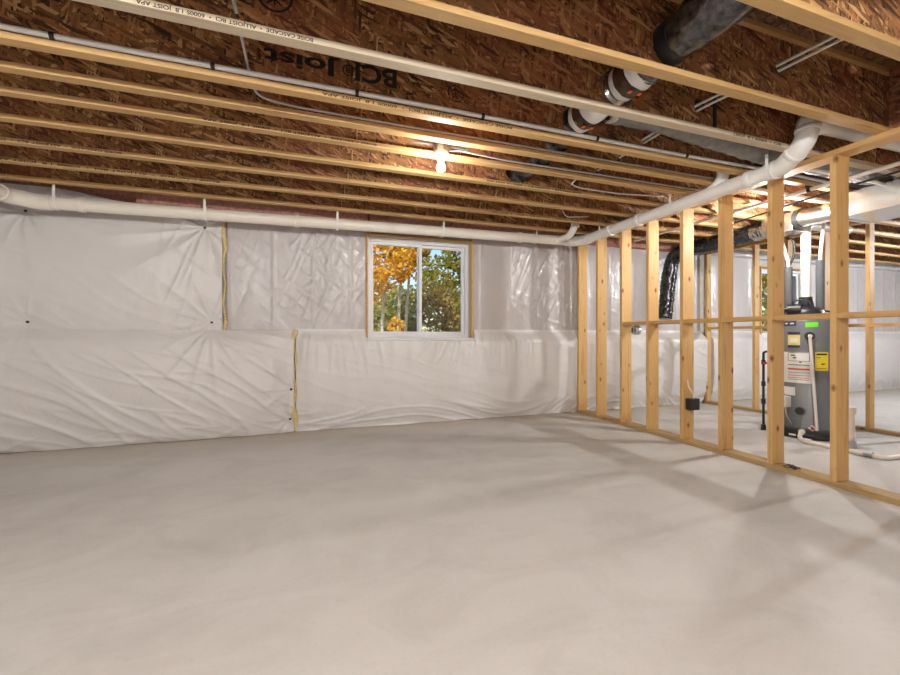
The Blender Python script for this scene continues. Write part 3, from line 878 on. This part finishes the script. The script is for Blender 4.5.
part(MB().tube(dense([(DX, 1.60, DZ), (DX, 1.86, DZ)], .03), crinkle(.094, .003, 3), 26), 'metal_sleeve', M['foil'], dd)
def wrap(y0, y1, r, amp, seed, name, m):
    part(MB().tube(dense([(DX, y0, DZ), (DX, y1, DZ)], .012), crinkle(r, amp, seed), 30), name, M[m], dd)
wrap(1.61, 1.715, .103, .014, 4, 'crumpled_foil', 'foil_dark')
wrap(1.705, 1.785, .104, .008, 5, 'white_wrap', 'wrap_white')
wrap(1.772, 1.784, .108, .002, 5, 'black_band', 'black')
wrap(1.78, 1.86, .103, .005, 6, 'amber_wrap', 'amber')
wrap(1.85, 1.90, .098, .006, 16, 'white_cuff', 'wrap_white')
part(MB().tube(dense([(DX, 1.86, DZ), (DX, 2.34, DZ)], .03), crinkle(.092, .003, 7), 26), 'metal_sleeve', M['foil'], dd)
wrap(1.99, 2.18, .098, .008, 8, 'white_wrap', 'wrap_white')
wrap(2.165, 2.178, .103, .002, 8, 'black_band', 'black')
wrap(2.175, 2.245, .099, .005, 9, 'amber_wrap', 'amber')
wrap(2.235, 2.29, .096, .006, 19, 'white_cuff', 'wrap_white')
part(MB().tube(dense([(DX, 2.30, DZ), (DX + .06, 3.30, DZ)], .03), crinkle(.098, .010, 10, .004), 26), 'insulated_sleeve', M['foil_dark'], dd)
g = MB()
for y, z in ((1.80, DZ - .105), (2.205, DZ - .101)):
    for s in (-.035, .03):
        g.box(DX + s - .010, DX + s + .012, y - .010, y + .014, z - .004, z, .001)
part(g, 'sticker', M['orange'], dd)
bd = thing('air_duct', (3.5, 2.16, 2.47), 'long grey insulated duct lying lengthwise in a joist bay', 'duct')
part(MB().tube(dense(fillet([(1.83, 2.14, 2.53), (2.2, 2.15, 2.545), (2.7, 2.15, 2.505), (3.3, 2.15, 2.462), (5.2, 2.15, 2.462)], .1), .035), crinkle(.088, .012, 20, .003), 24), 'insulated_sleeve', M['duct_grey'], bd)
part(MB().lathe([(.06, -.01), (.094, -.008), (.096, .03), (.09, .032)], (1.825, 2.14, 2.53), 24, axis='X'), 'collar', M['foil'], bd)

# sheet-metal trunk in the utility area with a round take-off, box and flexible duct
tr = thing('metal_duct', (4.8, 1.6, 2.13), 'rectangular galvanised supply trunk hung beyond the nearest stud, near the edge of the photo', 'duct')
mb = MB().box(4.55, 5.05, -.6, 2.36, 2.13, 2.345, .004)
part(mb, 'duct_body', M['galv'], tr)
sm = MB()
for y in (2.355, 1.62, .4): sm.box(4.543, 5.057, y - .014, y + .014, 2.123, 2.352, .002)
part(sm, 'drive_cleat', M['galv'], tr)
rt = thing('round_duct', (4.80, 2.6, 2.27), 'shiny round steel duct with a black band joining the trunk to the square box', 'duct')
part(MB().tube([(4.80, 2.372, 2.255), (4.80, 2.83, 2.275)], .088, 28), 'pipe', M['galv'], rt)
part(MB().tube([(4.80, 2.79, 2.272), (4.80, 2.835, 2.275)], .100, 28), 'band', M['black'], rt)
bx = thing('duct_box', (4.88, 3.0, 2.16), 'bright square sheet-metal duct box between the round duct and the flexible duct', 'duct')
part(MB().box(4.74, 5.00, 2.845, 3.15, 2.16, 2.352, .003), 'box_body', M['galv'], bx)
part(MB().lathe([(.05, 0), (.1, .001), (.1, .05), (.09, .052)], (4.87, 3.15, 2.262), 24, axis='Y'), 'collar', M['galv'], bx)
fl = thing('flexible_duct', (4.95, 4.3, 2.3), 'dark silver flexible duct running to the back wall and hanging down against it', 'duct')
path = dense(fillet([(4.87, 3.21, 2.262), (4.88, 3.6, 2.245), (4.93, 4.2, 2.25), (4.97, 4.53, 2.235), (4.93, 4.57, 1.9), (4.85, 4.56, 1.30)], .16, 10), .022)
part(MB().tube(path, crinkle(.093, .014, 30, .007), 24), 'sleeve', M['flex_black'], fl)
part(MB().tube(dense([(4.87, 3.205, 2.262), (4.876, 3.32, 2.257)], .02), crinkle(.101, .006, 33), 24), 'foil_cuff', M['foil'], fl)

# small services along the ceiling of the utility area
up_ = thing('supply_pipe', (4.1, 2.5, 2.33), 'long white pipe with black clips under the utility ceiling, parallel to the partition', 'pipe')
part(MB().tube([(4.10, -.5, 2.33), (4.10, 4.35, 2.33)], .017, 12), 'pipe', M['pex'], up_)
for y in (1.30, 1.66, 2.33, 3.0, 3.6):
    part(MB().tube([(4.10, y - .012, 2.33), (4.10, y + .012, 2.33)], .024, 12).box(4.06, 4.14, y - .010, y + .010, 2.345, 2.359), 'clip', M['black'], up_)
cable([(4.16, -.4, 2.30), (4.155, 1.2, 2.30), (4.15, 2.3, 2.275), (4.2, 3.1, 2.24), (4.45, 3.5, 2.30), (4.6, 3.75, 2.38)], .009, 'black', 'black cable sagging below the clipped white utility pipe', rad=.3)
pv = [(3.56, 2.02, 2.345), (4.05, 2.02, 2.345)]
single(MB().tube([(3.57, 2.06, 2.343), (4.9, 2.06, 2.343)], .015, 10), 'supply_pipe', M['pex'], (3.57, 2.06, 2.343), 'short white pipe crossing under the joists beside the trunk', 'pipe')
single(MB().tube([(3.57, 2.50, 2.343), (4.9, 2.50, 2.343)], .015, 10), 'supply_pipe', M['pex'], (3.57, 2.5, 2.343), 'short white pipe crossing under the joists above the round duct', 'pipe')

# ------------------------------------------------------------------ water heater
HX0, HY0, HR = 5.04, 2.885, .275
wh = thing('water_heater', (HX0, HY0, .03), 'tall grey gas water heater with stickers, standing in a black pan behind the studs', 'water heater')
part(MB().lathe([(.20, .035), (HR, .036), (HR, .10), (HR + .002, .105), (HR + .002, .115), (HR, .12), (HR, 1.21), (HR - .012, 1.232), (.20, 1.246), (.05, 1.25)], (HX0, HY0, 0), 64), 'jacket', M['heater'], wh)
def cyl_patch(a0, a1, z0, z1, off, n=10):
    a0, a1 = math.radians(a0), math.radians(a1); vs = []
    for r in (HR + off, HR - .004):
        for i in range(n + 1):
            a = a0 + (a1 - a0) * i / n
            for z in (z0, z1): vs.append((HX0 + r * math.cos(a), HY0 + r * math.sin(a), z))
    k = 2 * (n + 1); fs = []
    for i in range(n):
        q = 2 * i
        fs += [(q, q + 2, q + 3, q + 1), (k + q, k + q + 1, k + q + 3, k + q + 2), (q, k + q, k + q + 2, q + 2), (q + 1, q + 3, k + q + 3, k + q + 1)]
    fs += [(0, 1, k + 1, k), (2 * n, k + 2 * n, k + 2 * n + 1, 2 * n + 1)]
    return MB().add(vs, fs)
def z_(z): return 1.06 + (z - 1.06) * .972
def lab(name, m, a0, a1, z0, z1, off=.0012, par=None):
    return part(cyl_patch(a0, a1, z_(z0), z_(z1), off), name, M[m], par or wh)
o = lab('green_sticker', 'label_green', -153, -132, 1.148, 1.200)
o = lab('brand_plate', 'label_navy', 165, -168 + 360, 1.163, 1.215)
lab('print', 'label_white', 171, 176, 1.183, 1.197, .002, o); lab('print', 'label_white', 181, 188, 1.183, 1.197, .002, o)
o = lab('warning_sticker', 'label_pale_yellow', 176.5, 198.5, .945, 1.095)
lab('print', 'label_navy', 176.5, 198.5, 1.068, 1.098, .002, o); lab('print', 'label_navy', 176.5, 198.5, .93, .957, .002, o)
lab('print', 'label_white', 180, 194, .985, 1.03, .002, o)
o = lab('instruction_label', 'label_white', 158, 218, .553, .882)
lab('print', 'ink', 177, 214, .875, .879, .002, o); lab('print', 'ink', 177, 214, .785, .789, .002, o)
lab('print', 'ink', 176.6, 177.4, .785, .879, .002, o); lab('print', 'ink', 213.4, 214.2, .785, .879, .002, o)
lab('print', 'ink', 182, 190, .842, .852, .002, o); lab('print', 'ink', 186, 192, .815, .828, .002, o); lab('print', 'ink', 197, 201, .77, .782, .002, o)
lab('red_stripe', 'label_red', 176.5, 214, .692, .710, .002, o)
for z, m in ((.742, 'ink'), (.66, 'label_grey'), (.63, 'label_grey'), (.605, 'label_red'), (.585, 'label_grey')):
    lab('print', m, 177, 214, z, z + .007, .002, o)
o = lab('energy_label', 'label_yellow', -137, -114.5, .69, .887)
lab('print', 'ink', -135, -117, .855, .872, .002, o); lab('print', 'ink', -135, -128, .825, .831, .002, o); lab('print', 'ink', -127, -121, .755, .768, .002, o); lab('print', 'ink', -135, -118, .715, .719, .002, o)
lab('rating_plate', 'label_white', 163, 190, .415, .505)
lab('burner_hatch', 'heater', 166, 200, .085, .175, .010)
def on_cyl(a, z, r): a = math.radians(a); return Vector((HX0 + r * math.cos(a), HY0 + r * math.sin(a), z))
# gas control
cdir = math.radians(172)
rotc = Matrix.Rotation(cdir, 3, 'Z')
c = on_cyl(172, z_(.345), HR + .030)
part(MB().box(c.x - .035, c.x + .035, c.y - .055, c.y + .055, c.z - .058, c.z + .058, .008, rotc), 'gas_control', M['label_white'], wh)
c2 = on_cyl(172, z_(.345), HR + .072)
part(MB().tube([c2 - rotc @ Vector((.012, 0, 0)), c2 + rotc @ Vector((.010, 0, 0))], .018, 16), 'control_knob', M['black'], wh)
part(MB().tube(fillet([on_cyl(176, .30, HR + .03), on_cyl(180, .22, HR + .05), on_cyl(186, .13, HR + .01)], .05), .007, 8), 'gas_tube', M['galv_dull'], wh)
# sight port
d = Vector((math.cos(math.radians(198.5)), math.sin(math.radians(198.5)), 0)); c = Vector((HX0, HY0, z_(.258)))
part(MB().tube([c + d * (HR - .01), c + d * (HR + .012)], .052, 24), 'sight_port', M['heater'], wh)
part(MB().tube([c + d * (HR + .008), c + d * (HR + .016)], .038, 24), 'sight_glass', M['black'], wh)
# drain valve
d = Vector((math.cos(math.radians(218)), math.sin(math.radians(218)), 0)); c = Vector((HX0, HY0, .115))
part(MB().tube([c + d * (HR - .01), c + d * (HR + .006)], .034, 4), 'drain_plate', M['label_white'], wh)
part(MB().tube([c + d * HR, c + d * (HR + .04)], .013, 12), 'drain_valve', M['red'], wh)
# relief valve with its long white pipe
d = Vector((math.cos(math.radians(214)), math.sin(math.radians(214)), 0)); c = Vector((HX0, HY0, 1.055))
part(MB().tube([c + d * (HR - .005), c + d * (HR + .012)], .042, 20), 'relief_collar', M['black'], wh)
part(MB().tube([c + d * HR, c + d * (HR + .055)], .018, 12), 'relief_valve', M['galv'], wh)
q1 = c + d * (HR + .045); dn = Vector((math.cos(math.radians(224)), math.sin(math.radians(224)), 0)) * (HR + .035)
part(MB().tube([q1 + Vector((0, 0, .015)), q1 + Vector((0, 0, -.02)), Vector((HX0 + dn.x, HY0 + dn.y, .10))], .0135, 12), 'relief_pipe', M['pvc'], wh)
# draft blower on top
bl = part(MB().lathe([(.06, 0), (.15, .001), (.16, .02), (.15, .075), (.10, .11), (.07, .12), (.06, .18), (.05, .181)], (HX0 - .02, HY0, 1.25), 28), 'draft_blower', M['black'], wh)
w_ = Vector((.497, -.868, 0)); u_ = Vector((-.868, -.497, 0))
c = Vector((HX0, HY0, 1.335)) - w_ * .11 + u_ * .12
part(MB().tube([c - w_ * .05, c + w_ * .06], .058, 18), 'blower_motor', M['black'], bl)
part(MB().tube([c - w_ * .075, c - w_ * .05], .030, 18), 'motor_cap', M['black'], bl)
part(MB().tube(fillet([c + Vector((0, 0, .03)), c + Vector((.0, 0, .10)), c + w_ * .12 + Vector((0, 0, .10)), c + w_ * .16 + Vector((0, 0, -.05))], .05), .009, 8), 'blower_hose', M['black'], bl)
part(MB().tube([(HX0 - .02, HY0, 1.40), (HX0 - .02, HY0, 1.47)], .056, 22), 'vent_coupling', M['black'], bl)
c = Vector((HX0, HY0, 1.27)) + u_ * .02
part(MB().tube(fillet([c + w_ * .14 + Vector((0, 0, .05)), c + w_ * .22 + Vector((0, 0, .03)), c + w_ * .27 + u_ * .03 - Vector((0, 0, .08)), c + w_ * .272 + u_ * .1 - Vector((0, 0, .16))], .05), .009, 8), 'sensor_cable', M['black'], wh)

pan = MB().lathe([(.05, .004), (.325, .004), (.335, .012), (.338, .062), (.333, .064), (.329, .058), (.322, .02), (.05, .018)], (HX0, HY0, 0), 56)
pn = thing('drain_pan', (HX0, HY0, 0), 'shallow round black pan under the water heater on the slab', 'pan')
part(pan, 'pan_body', M['black'], pn)
d = Vector((math.cos(math.radians(190)), math.sin(math.radians(190)), 0))
a = 190
vsq = [(HX0 + .339 * math.cos(math.radians(a + s)), HY0 + .339 * math.sin(math.radians(a + s)), z) for s in (-5, 5) for z in (.026, .044)]
part(MB().add(vsq, [(0, 1, 3, 2)]), 'sticker', M['label_white'], pn)

vp = thing('vent_pipe', (HX0 - .02, HY0, 1.47), 'thick white vent pipe rising from the black blower of the water heater', 'pipe')
part(MB().tube([(HX0 - .02, HY0, 1.472), (HX0 - .02, HY0, 2.15)], .043, 20), 'pipe', M['pvc_cream'], vp)
part(MB().tube(fillet([(HX0 - .02, HY0, 2.12), (HX0 - .02, HY0, 2.24), (HX0 + .3, HY0, 2.25), (HX0 + .7, HY0, 2.25)], .09), .045, 20), 'elbow', M['pvc_cream'], vp)
def wpipe(off, ztop, end, l):
    c = Vector((HX0, HY0, 1.244)) + w_ * off - u_ * .03
    t = thing('hot_pipe' if off > 0 else 'cold_pipe', c, l, 'pipe', None)
    part(MB().tube([c + Vector((0, 0, .004)), (c.x, c.y, ztop)], .036, 18), 'foam_sleeve', M['foam_grey'], t)
    part(MB().tube(fillet([(c.x, c.y, ztop - .02), (c.x, c.y, ztop + .06), end, (end[0], end[1], 2.345)], .1), .0155, 12), 'pipe', M['pex'], t)
e1 = Vector((HX0, HY0, 2.17)) - w_ * .225
wpipe(-.155, 1.815, (e1.x, e1.y, 2.17), 'grey foam-sleeved pipe on the water heater beside the black arching hose')
e2 = Vector((HX0, HY0, 2.26)) + w_ * .135
wpipe(.105, 1.86, (e2.x, e2.y, 2.26), 'grey foam-sleeved pipe on the water heater closest to the nearest large stud')
c = Vector((HX0, HY0, 0)) - u_ * .09
cable([tuple(c - w_ * .17 + Vector((0, 0, 2.15))), tuple(c - w_ * .11 + Vector((0, 0, 2.12))), tuple(c - w_ * .10 + Vector((0, 0, 1.95))), tuple(c - w_ * .20 + Vector((0, 0, 1.72))), tuple(c - w_ * .32 + Vector((0, 0, 1.55)))], .013, 'black', 'black hose arching behind the foam-sleeved pipe of the water heater', rad=.2)

# gas line
gx, gy = 4.80, 3.17
gp = thing('gas_pipe', (gx, gy, .1), 'black iron gas pipe with a red handle standing beside the water heater', 'pipe')
part(MB().tube([(gx, gy, .05), (gx, gy, .86)], .0125, 10), 'riser', M['black'], gp)
for z in (.32, .52, .76): part(MB().tube([(gx, gy, z - .025), (gx, gy, z + .025)], .021, 10), 'fitting', M['black'], gp)
part(MB().tube(fillet([(gx, gy, .80), (gx, gy, .88), (gx + .06, gy - .075, .88)], .03), .0125, 10), 'branch', M['black'], gp)
part(MB().box(gx - .045, gx + .045, gy - .028, gy - .018, .74, .765, .003), 'valve_handle', M['red'], gp)
part(MB().tube([(gx, gy, .0), (gx, gy, .06)], .024, 10), 'drip_leg', M['black'], gp)

# condensate drain pieces on the slab
cp = thing('condensate_pipe', (4.6, 2.4, 0), 'cream plastic drain pipe lying on the slab in front of the black pan', 'pipe')
part(MB().tube(fillet([(4.71, 2.74, .085), (4.665, 2.72, .082), (4.60, 2.70, .05), (4.585, 2.66, .022), (4.59, 2.5, .021), (4.58, 2.10, .021), (4.63, 2.055, .021), (4.95, 2.04, .021)], .04), .0185, 14), 'pipe', M['pvc_cream'], cp)
part(MB().tube([(4.72, 2.745, .085), (4.67, 2.722, .083)], .027, 14), 'fitting', M['pvc_cream'], cp)
part(MB().tube([(4.588, 2.655, .0255), (4.589, 2.59, .0255)], .025, 14), 'fitting', M['pvc_cream'], cp)
part(MB().tube([(4.584, 2.19, .0255), (4.581, 2.13, .0255)], .025, 14), 'fitting', M['galv_dull'], cp)
st = thing('standpipe', (4.82, 2.41, 0), 'short upright white plastic pipe with a cap standing on the slab by the nearest stud', 'pipe')
part(MB().tube([(4.82, 2.41, 0), (4.82, 2.41, .34)], .038, 20), 'pipe', M['pvc_cream'], st)
part(MB().tube([(4.82, 2.41, .325), (4.82, 2.41, .385)], .047, 20), 'cap', M['pvc_cream'], st)
part(MB().tube([(4.82, 2.41, 0), (4.82, 2.41, .07)], .048, 20), 'foot', M['galv_dull'], st)

# electrical boxes on the partition
eb = thing('wall_box', (SX, 2.98, .38), 'black two-gang wall box fixed low on a stud, white cable coming from its top', 'electrical box')
by = SY[4] - .019
mb = MB().box(SX - .035, SX + .07, by - .058, by - .054, .335, .435, .002)
mb.box(SX - .04, SX - .031, by - .058, by - .001, .33, .44, .002).box(SX + .07, SX + .079, by - .058, by - .001, .33, .44, .002)
mb.box(SX - .035, SX + .075, by - .058, by - .001, .33, .338, .002).box(SX - .035, SX + .075, by - .058, by - .001, .432, .44, .002).box(SX - .035, SX + .075, by - .010, by - .001, .335, .435)
part(mb, 'box_body', M['black'], eb)
part(MB().tube(fillet([(SX + .03, by - .03, .43), (SX + .03, by - .028, .49), (SX - .015, by - .012, .55), (SX - .02, by - .008, .62)], .04), .006, 8), 'cable', M['cable_white'], eb)
rb = thing('round_box', (SX, 3.70, 1.13), 'round grey electrical box hanging under the blocking between two studs', 'electrical box')
part(MB().lathe([(.02, -.03), (.050, -.028), (.053, -.02), (.053, .028), (.045, .03)], (SX - .025, 3.69, 1.122), 24, axis='X'), 'box_body', M['galv_dull'], rb)
sl = MB()
for s in (-.018, .018): sl.box(SX - .059, SX - .0535, 3.69 + s - .007, 3.69 + s + .007, 1.10, 1.145, .001)
part(sl, 'slot', M['black'], rb)
wx = MB()
for k in range(3):
    a = [(3.47 + .022 * math.cos(t * .7) + .012 * k, 2.10 + .05 * math.sin(t * .7 + k) - .01 * k, .046 + .008 * (t % 2) + .004 * k) for t in range(10)]
    wx.tube(a, .003, 6)
single(wx, 'wire_scrap', M['black'], (3.48, 2.1, .04), 'small tangle of dark wire lying on the bottom plate by the dark orange stud', 'wire')

# ------------------------------------------------------------------ outdoors seen through the windows
struct(MB().box(-14, 40, YB + .2, 45, .55, .80), 'ground', M['earth'])
def leaves(blobs, n, size, seed):
    rnd = random.Random(seed); mb = MB(); vs = []; fs = []
    tot = sum(b[3] * b[4] * b[5] for b in blobs) ** 1.0
    for b in blobs:
        k = int(n * b[3] * b[4] * b[5] / tot)
        for _ in range(k):
            while True:
                p = Vector((rnd.uniform(-1, 1), rnd.uniform(-1, 1), rnd.uniform(-1, 1)))
                if p.length < 1: break
            p = p.normalized() * p.length ** .6
            c = Vector(b[:3]) + Vector((p.x * b[3], p.y * b[4], p.z * b[5]))
            a = Vector((rnd.gauss(0, 1), rnd.gauss(0, 1), rnd.gauss(0, 1))).normalized()
            u = a.orthogonal().normalized(); w = a.cross(u); s = size * rnd.uniform(.6, 1.3); o = len(vs)
            vs += [c + u * s, c + w * s * .6, c - u * s, c - w * s * .6]; fs.append((o, o + 1, o + 2, o + 3))
    return mb.add(vs, fs)
def tree(x, y, z0, trunk, r, blobs, n, size, leaf, bark, label, seed, branches=()):
    t = thing('tree', (x, y, z0), label, 'tree', 'trees outside the window')
    p = [Vector((x, y, z0))] + [Vector(q) for q in trunk]
    k = len(p)
    part(MB().tube(p, lambda i, a: r * (1 - .55 * i / (k - 1)), 10), 'trunk', M[bark], t)
    for br in branches:
        part(MB().tube([Vector(q) for q in br], lambda i, a: r * .42 * (1 - .3 * i), 8), 'branch', M[bark], t)
    part(leaves(blobs, n, size, seed), 'foliage', M[leaf], t)
tree(1.78, 11, .8, [(1.84, 11, 2), (1.93, 11, 3.2), (2.2, 11, 5.5)], .052, [(1.7, 10.6, 3.2, .95, .8, .95), (1.3, 10.4, 2.5, .5, .6, .7), (2.0, 10.8, 4.6, 1.2, .9, .8)], 4200, .070, 'leaf_gold', 'bark', 'golden autumn tree with a pale straight trunk seen through the sliding window pane', 1,
     [[(1.9, 11, 2.6), (2.15, 10.9, 3.4), (2.6, 10.9, 4.2)]])
tree(2.28, 11.4, .8, [(2.36, 11.4, 2), (2.46, 11.4, 3.4), (2.4, 11.4, 5.5)], .055, [(2.4, 11, 3.05, .55, .6, .55), (2.7, 11.2, 4.2, .9, .8, .9)], 1800, .070, 'leaf_gold', 'bark', 'thinner golden tree beside the middle rail of the window, pale trunk leaning slightly', 2,
     [[(2.4, 11.4, 2.7), (2.15, 11.3, 3.5), (2.1, 11.3, 4.4)]])
tree(2.70, 12.2, .8, [(2.78, 12.2, 2.2), (2.88, 12.2, 3.6), (3.0, 12.2, 6)], .052, [(2.7, 12.2, 4.0, .9, .6, .9)], 1200, .08, 'leaf_green', 'bark', 'slim pale-trunked green tree tight behind the leaning golden tree', 3)
tree(4.1, 10.4, .8, [(4.02, 10.4, 1.9), (3.78, 10.4, 2.9), (3.55, 10.4, 3.7), (3.2, 10.4, 5)], .085, [(3.2, 10.3, 2.75, .65, .5, .45), (3.85, 10.2, 3.25, .6, .6, .5), (4.0, 10.2, 2.2, .45, .5, .6)], 2300, .055, 'leaf_green', 'bark_dark', 'dark-trunked green tree arching across the fixed window pane', 4,
     [[(3.8, 10.4, 2.85), (3.2, 10.3, 2.95), (2.7, 10.3, 2.9)], [(3.9, 10.4, 2.5), (4.2, 10.4, 3.2), (4.5, 10.4, 3.9)]])
tree(5.6, 15.5, .8, [(5.5, 15.5, 2.2), (5.4, 15.5, 3.3)], .10, [(4.9, 15.2, 2.1, 1.0, .9, 1.0), (5.6, 15.0, 1.7, .9, .9, .9), (4.6, 15.2, 2.9, .9, .8, .7)], 3200, .085, 'leaf_rust', 'bark_dark', 'rust-coloured bushy tree low in the fixed window pane', 5)
tree(3.4, 16, .8, [(3.4, 16, 2), (3.3, 16, 3.0)], .08, [(3.3, 15.6, 1.9, .9, .8, 1.0), (2.4, 15.4, 1.5, .8, .7, .7)], 2600, .085, 'leaf_green', 'bark_dark', 'low dark green bushy tree between the pale trunks, far back', 6)
tree(1.84, 9.3, .8, [(1.84, 9.3, 1.1), (1.85, 9.3, 1.35)], .03, [(1.84, 9.25, 1.27, .20, .2, .22)], 260, .045, 'leaf_gold', 'bark_dark', 'small bright yellow sapling at the foot of the pale trunks', 7)
tree(13.4, 9, .8, [(13.4, 9, 2.2), (13.3, 9, 4)], .12, [(13.1, 8.8, 2.6, 1.3, .8, 1.4), (14.6, 9.2, 2.2, 1.2, .8, 1.2)], 2200, .09, 'leaf_green', 'bark_dark', 'yellow-green tree seen through the far window behind the water heater', 8)
for k, (x, y, s) in enumerate(((1.4, 20, 1.3), (5.8, 25, 1.8), (9.8, 21, 1.6), (-2.4, 24, 1.4))):
    tree(x, y, .8, [(x, y, 2.2), (x + .2, y, 4)], .12, [(x, y, 2.0, 2.0 * s, 1, 1.25 * s), (x + 1, y, 3.4, 1.2 * s, 1, .9)], 1500, .15, ('leaf_rust', 'leaf_green', 'leaf_rust', 'leaf_gold')[k], 'bark_dark',
         ('distant rust tree behind the pale trunks', 'distant green tree behind the arching dark tree', 'distant rust tree farthest past the window edge', 'distant golden tree past the window edge toward the pinned blanket')[k], 20 + k)

# ------------------------------------------------------------------ sky, sun, camera
w = bpy.data.worlds.new('World'); scene.world = w; w.use_nodes = True
nt = w.node_tree; bg = nt.nodes['Background']
sky = nt.nodes.new('ShaderNodeTexSky'); sky.sky_type = 'NISHITA'; sky.sun_disc = False
sky.sun_elevation = math.radians(38); sky.sun_rotation = math.radians(200)
nt.links.new(sky.outputs[0], bg.inputs[0]); bg.inputs[1].default_value = .16
sd = bpy.data.lights.new('sun', 'SUN'); sd.energy = 4.0; sd.color = (1, .93, .8); sd.angle = .01
so = bpy.data.objects.new('sun', sd); C.objects.link(so); so.rotation_euler = (math.radians(52), 0, math.radians(-25)); so.location = (0, 0, 12)

cd = bpy.data.cameras.new('camera'); cam = bpy.data.objects.new('camera', cd); C.objects.link(cam)
cd.sensor_width = 36; cd.lens = 36 * 405 / 900; cd.shift_y = -2 / 900; cd.clip_start = .02
cam.location = (0, 0, 1.06); cam.rotation_euler = (math.radians(90), 0, math.radians(-18.82))
scene.camera = cam
vs = scene.view_settings
vs.view_transform = 'Standard'; vs.look = 'None'; vs.gamma = 1; vs.use_curve_mapping = False
vs.exposure = 0.36
cy = scene.cycles
cy.max_bounces = 10; cy.diffuse_bounces = 6; cy.glossy_bounces = 4; cy.transparent_max_bounces = 12
cy.sample_clamp_indirect = 8; cy.caustics_reflective = False; cy.caustics_refractive = False
cy.use_denoising = True
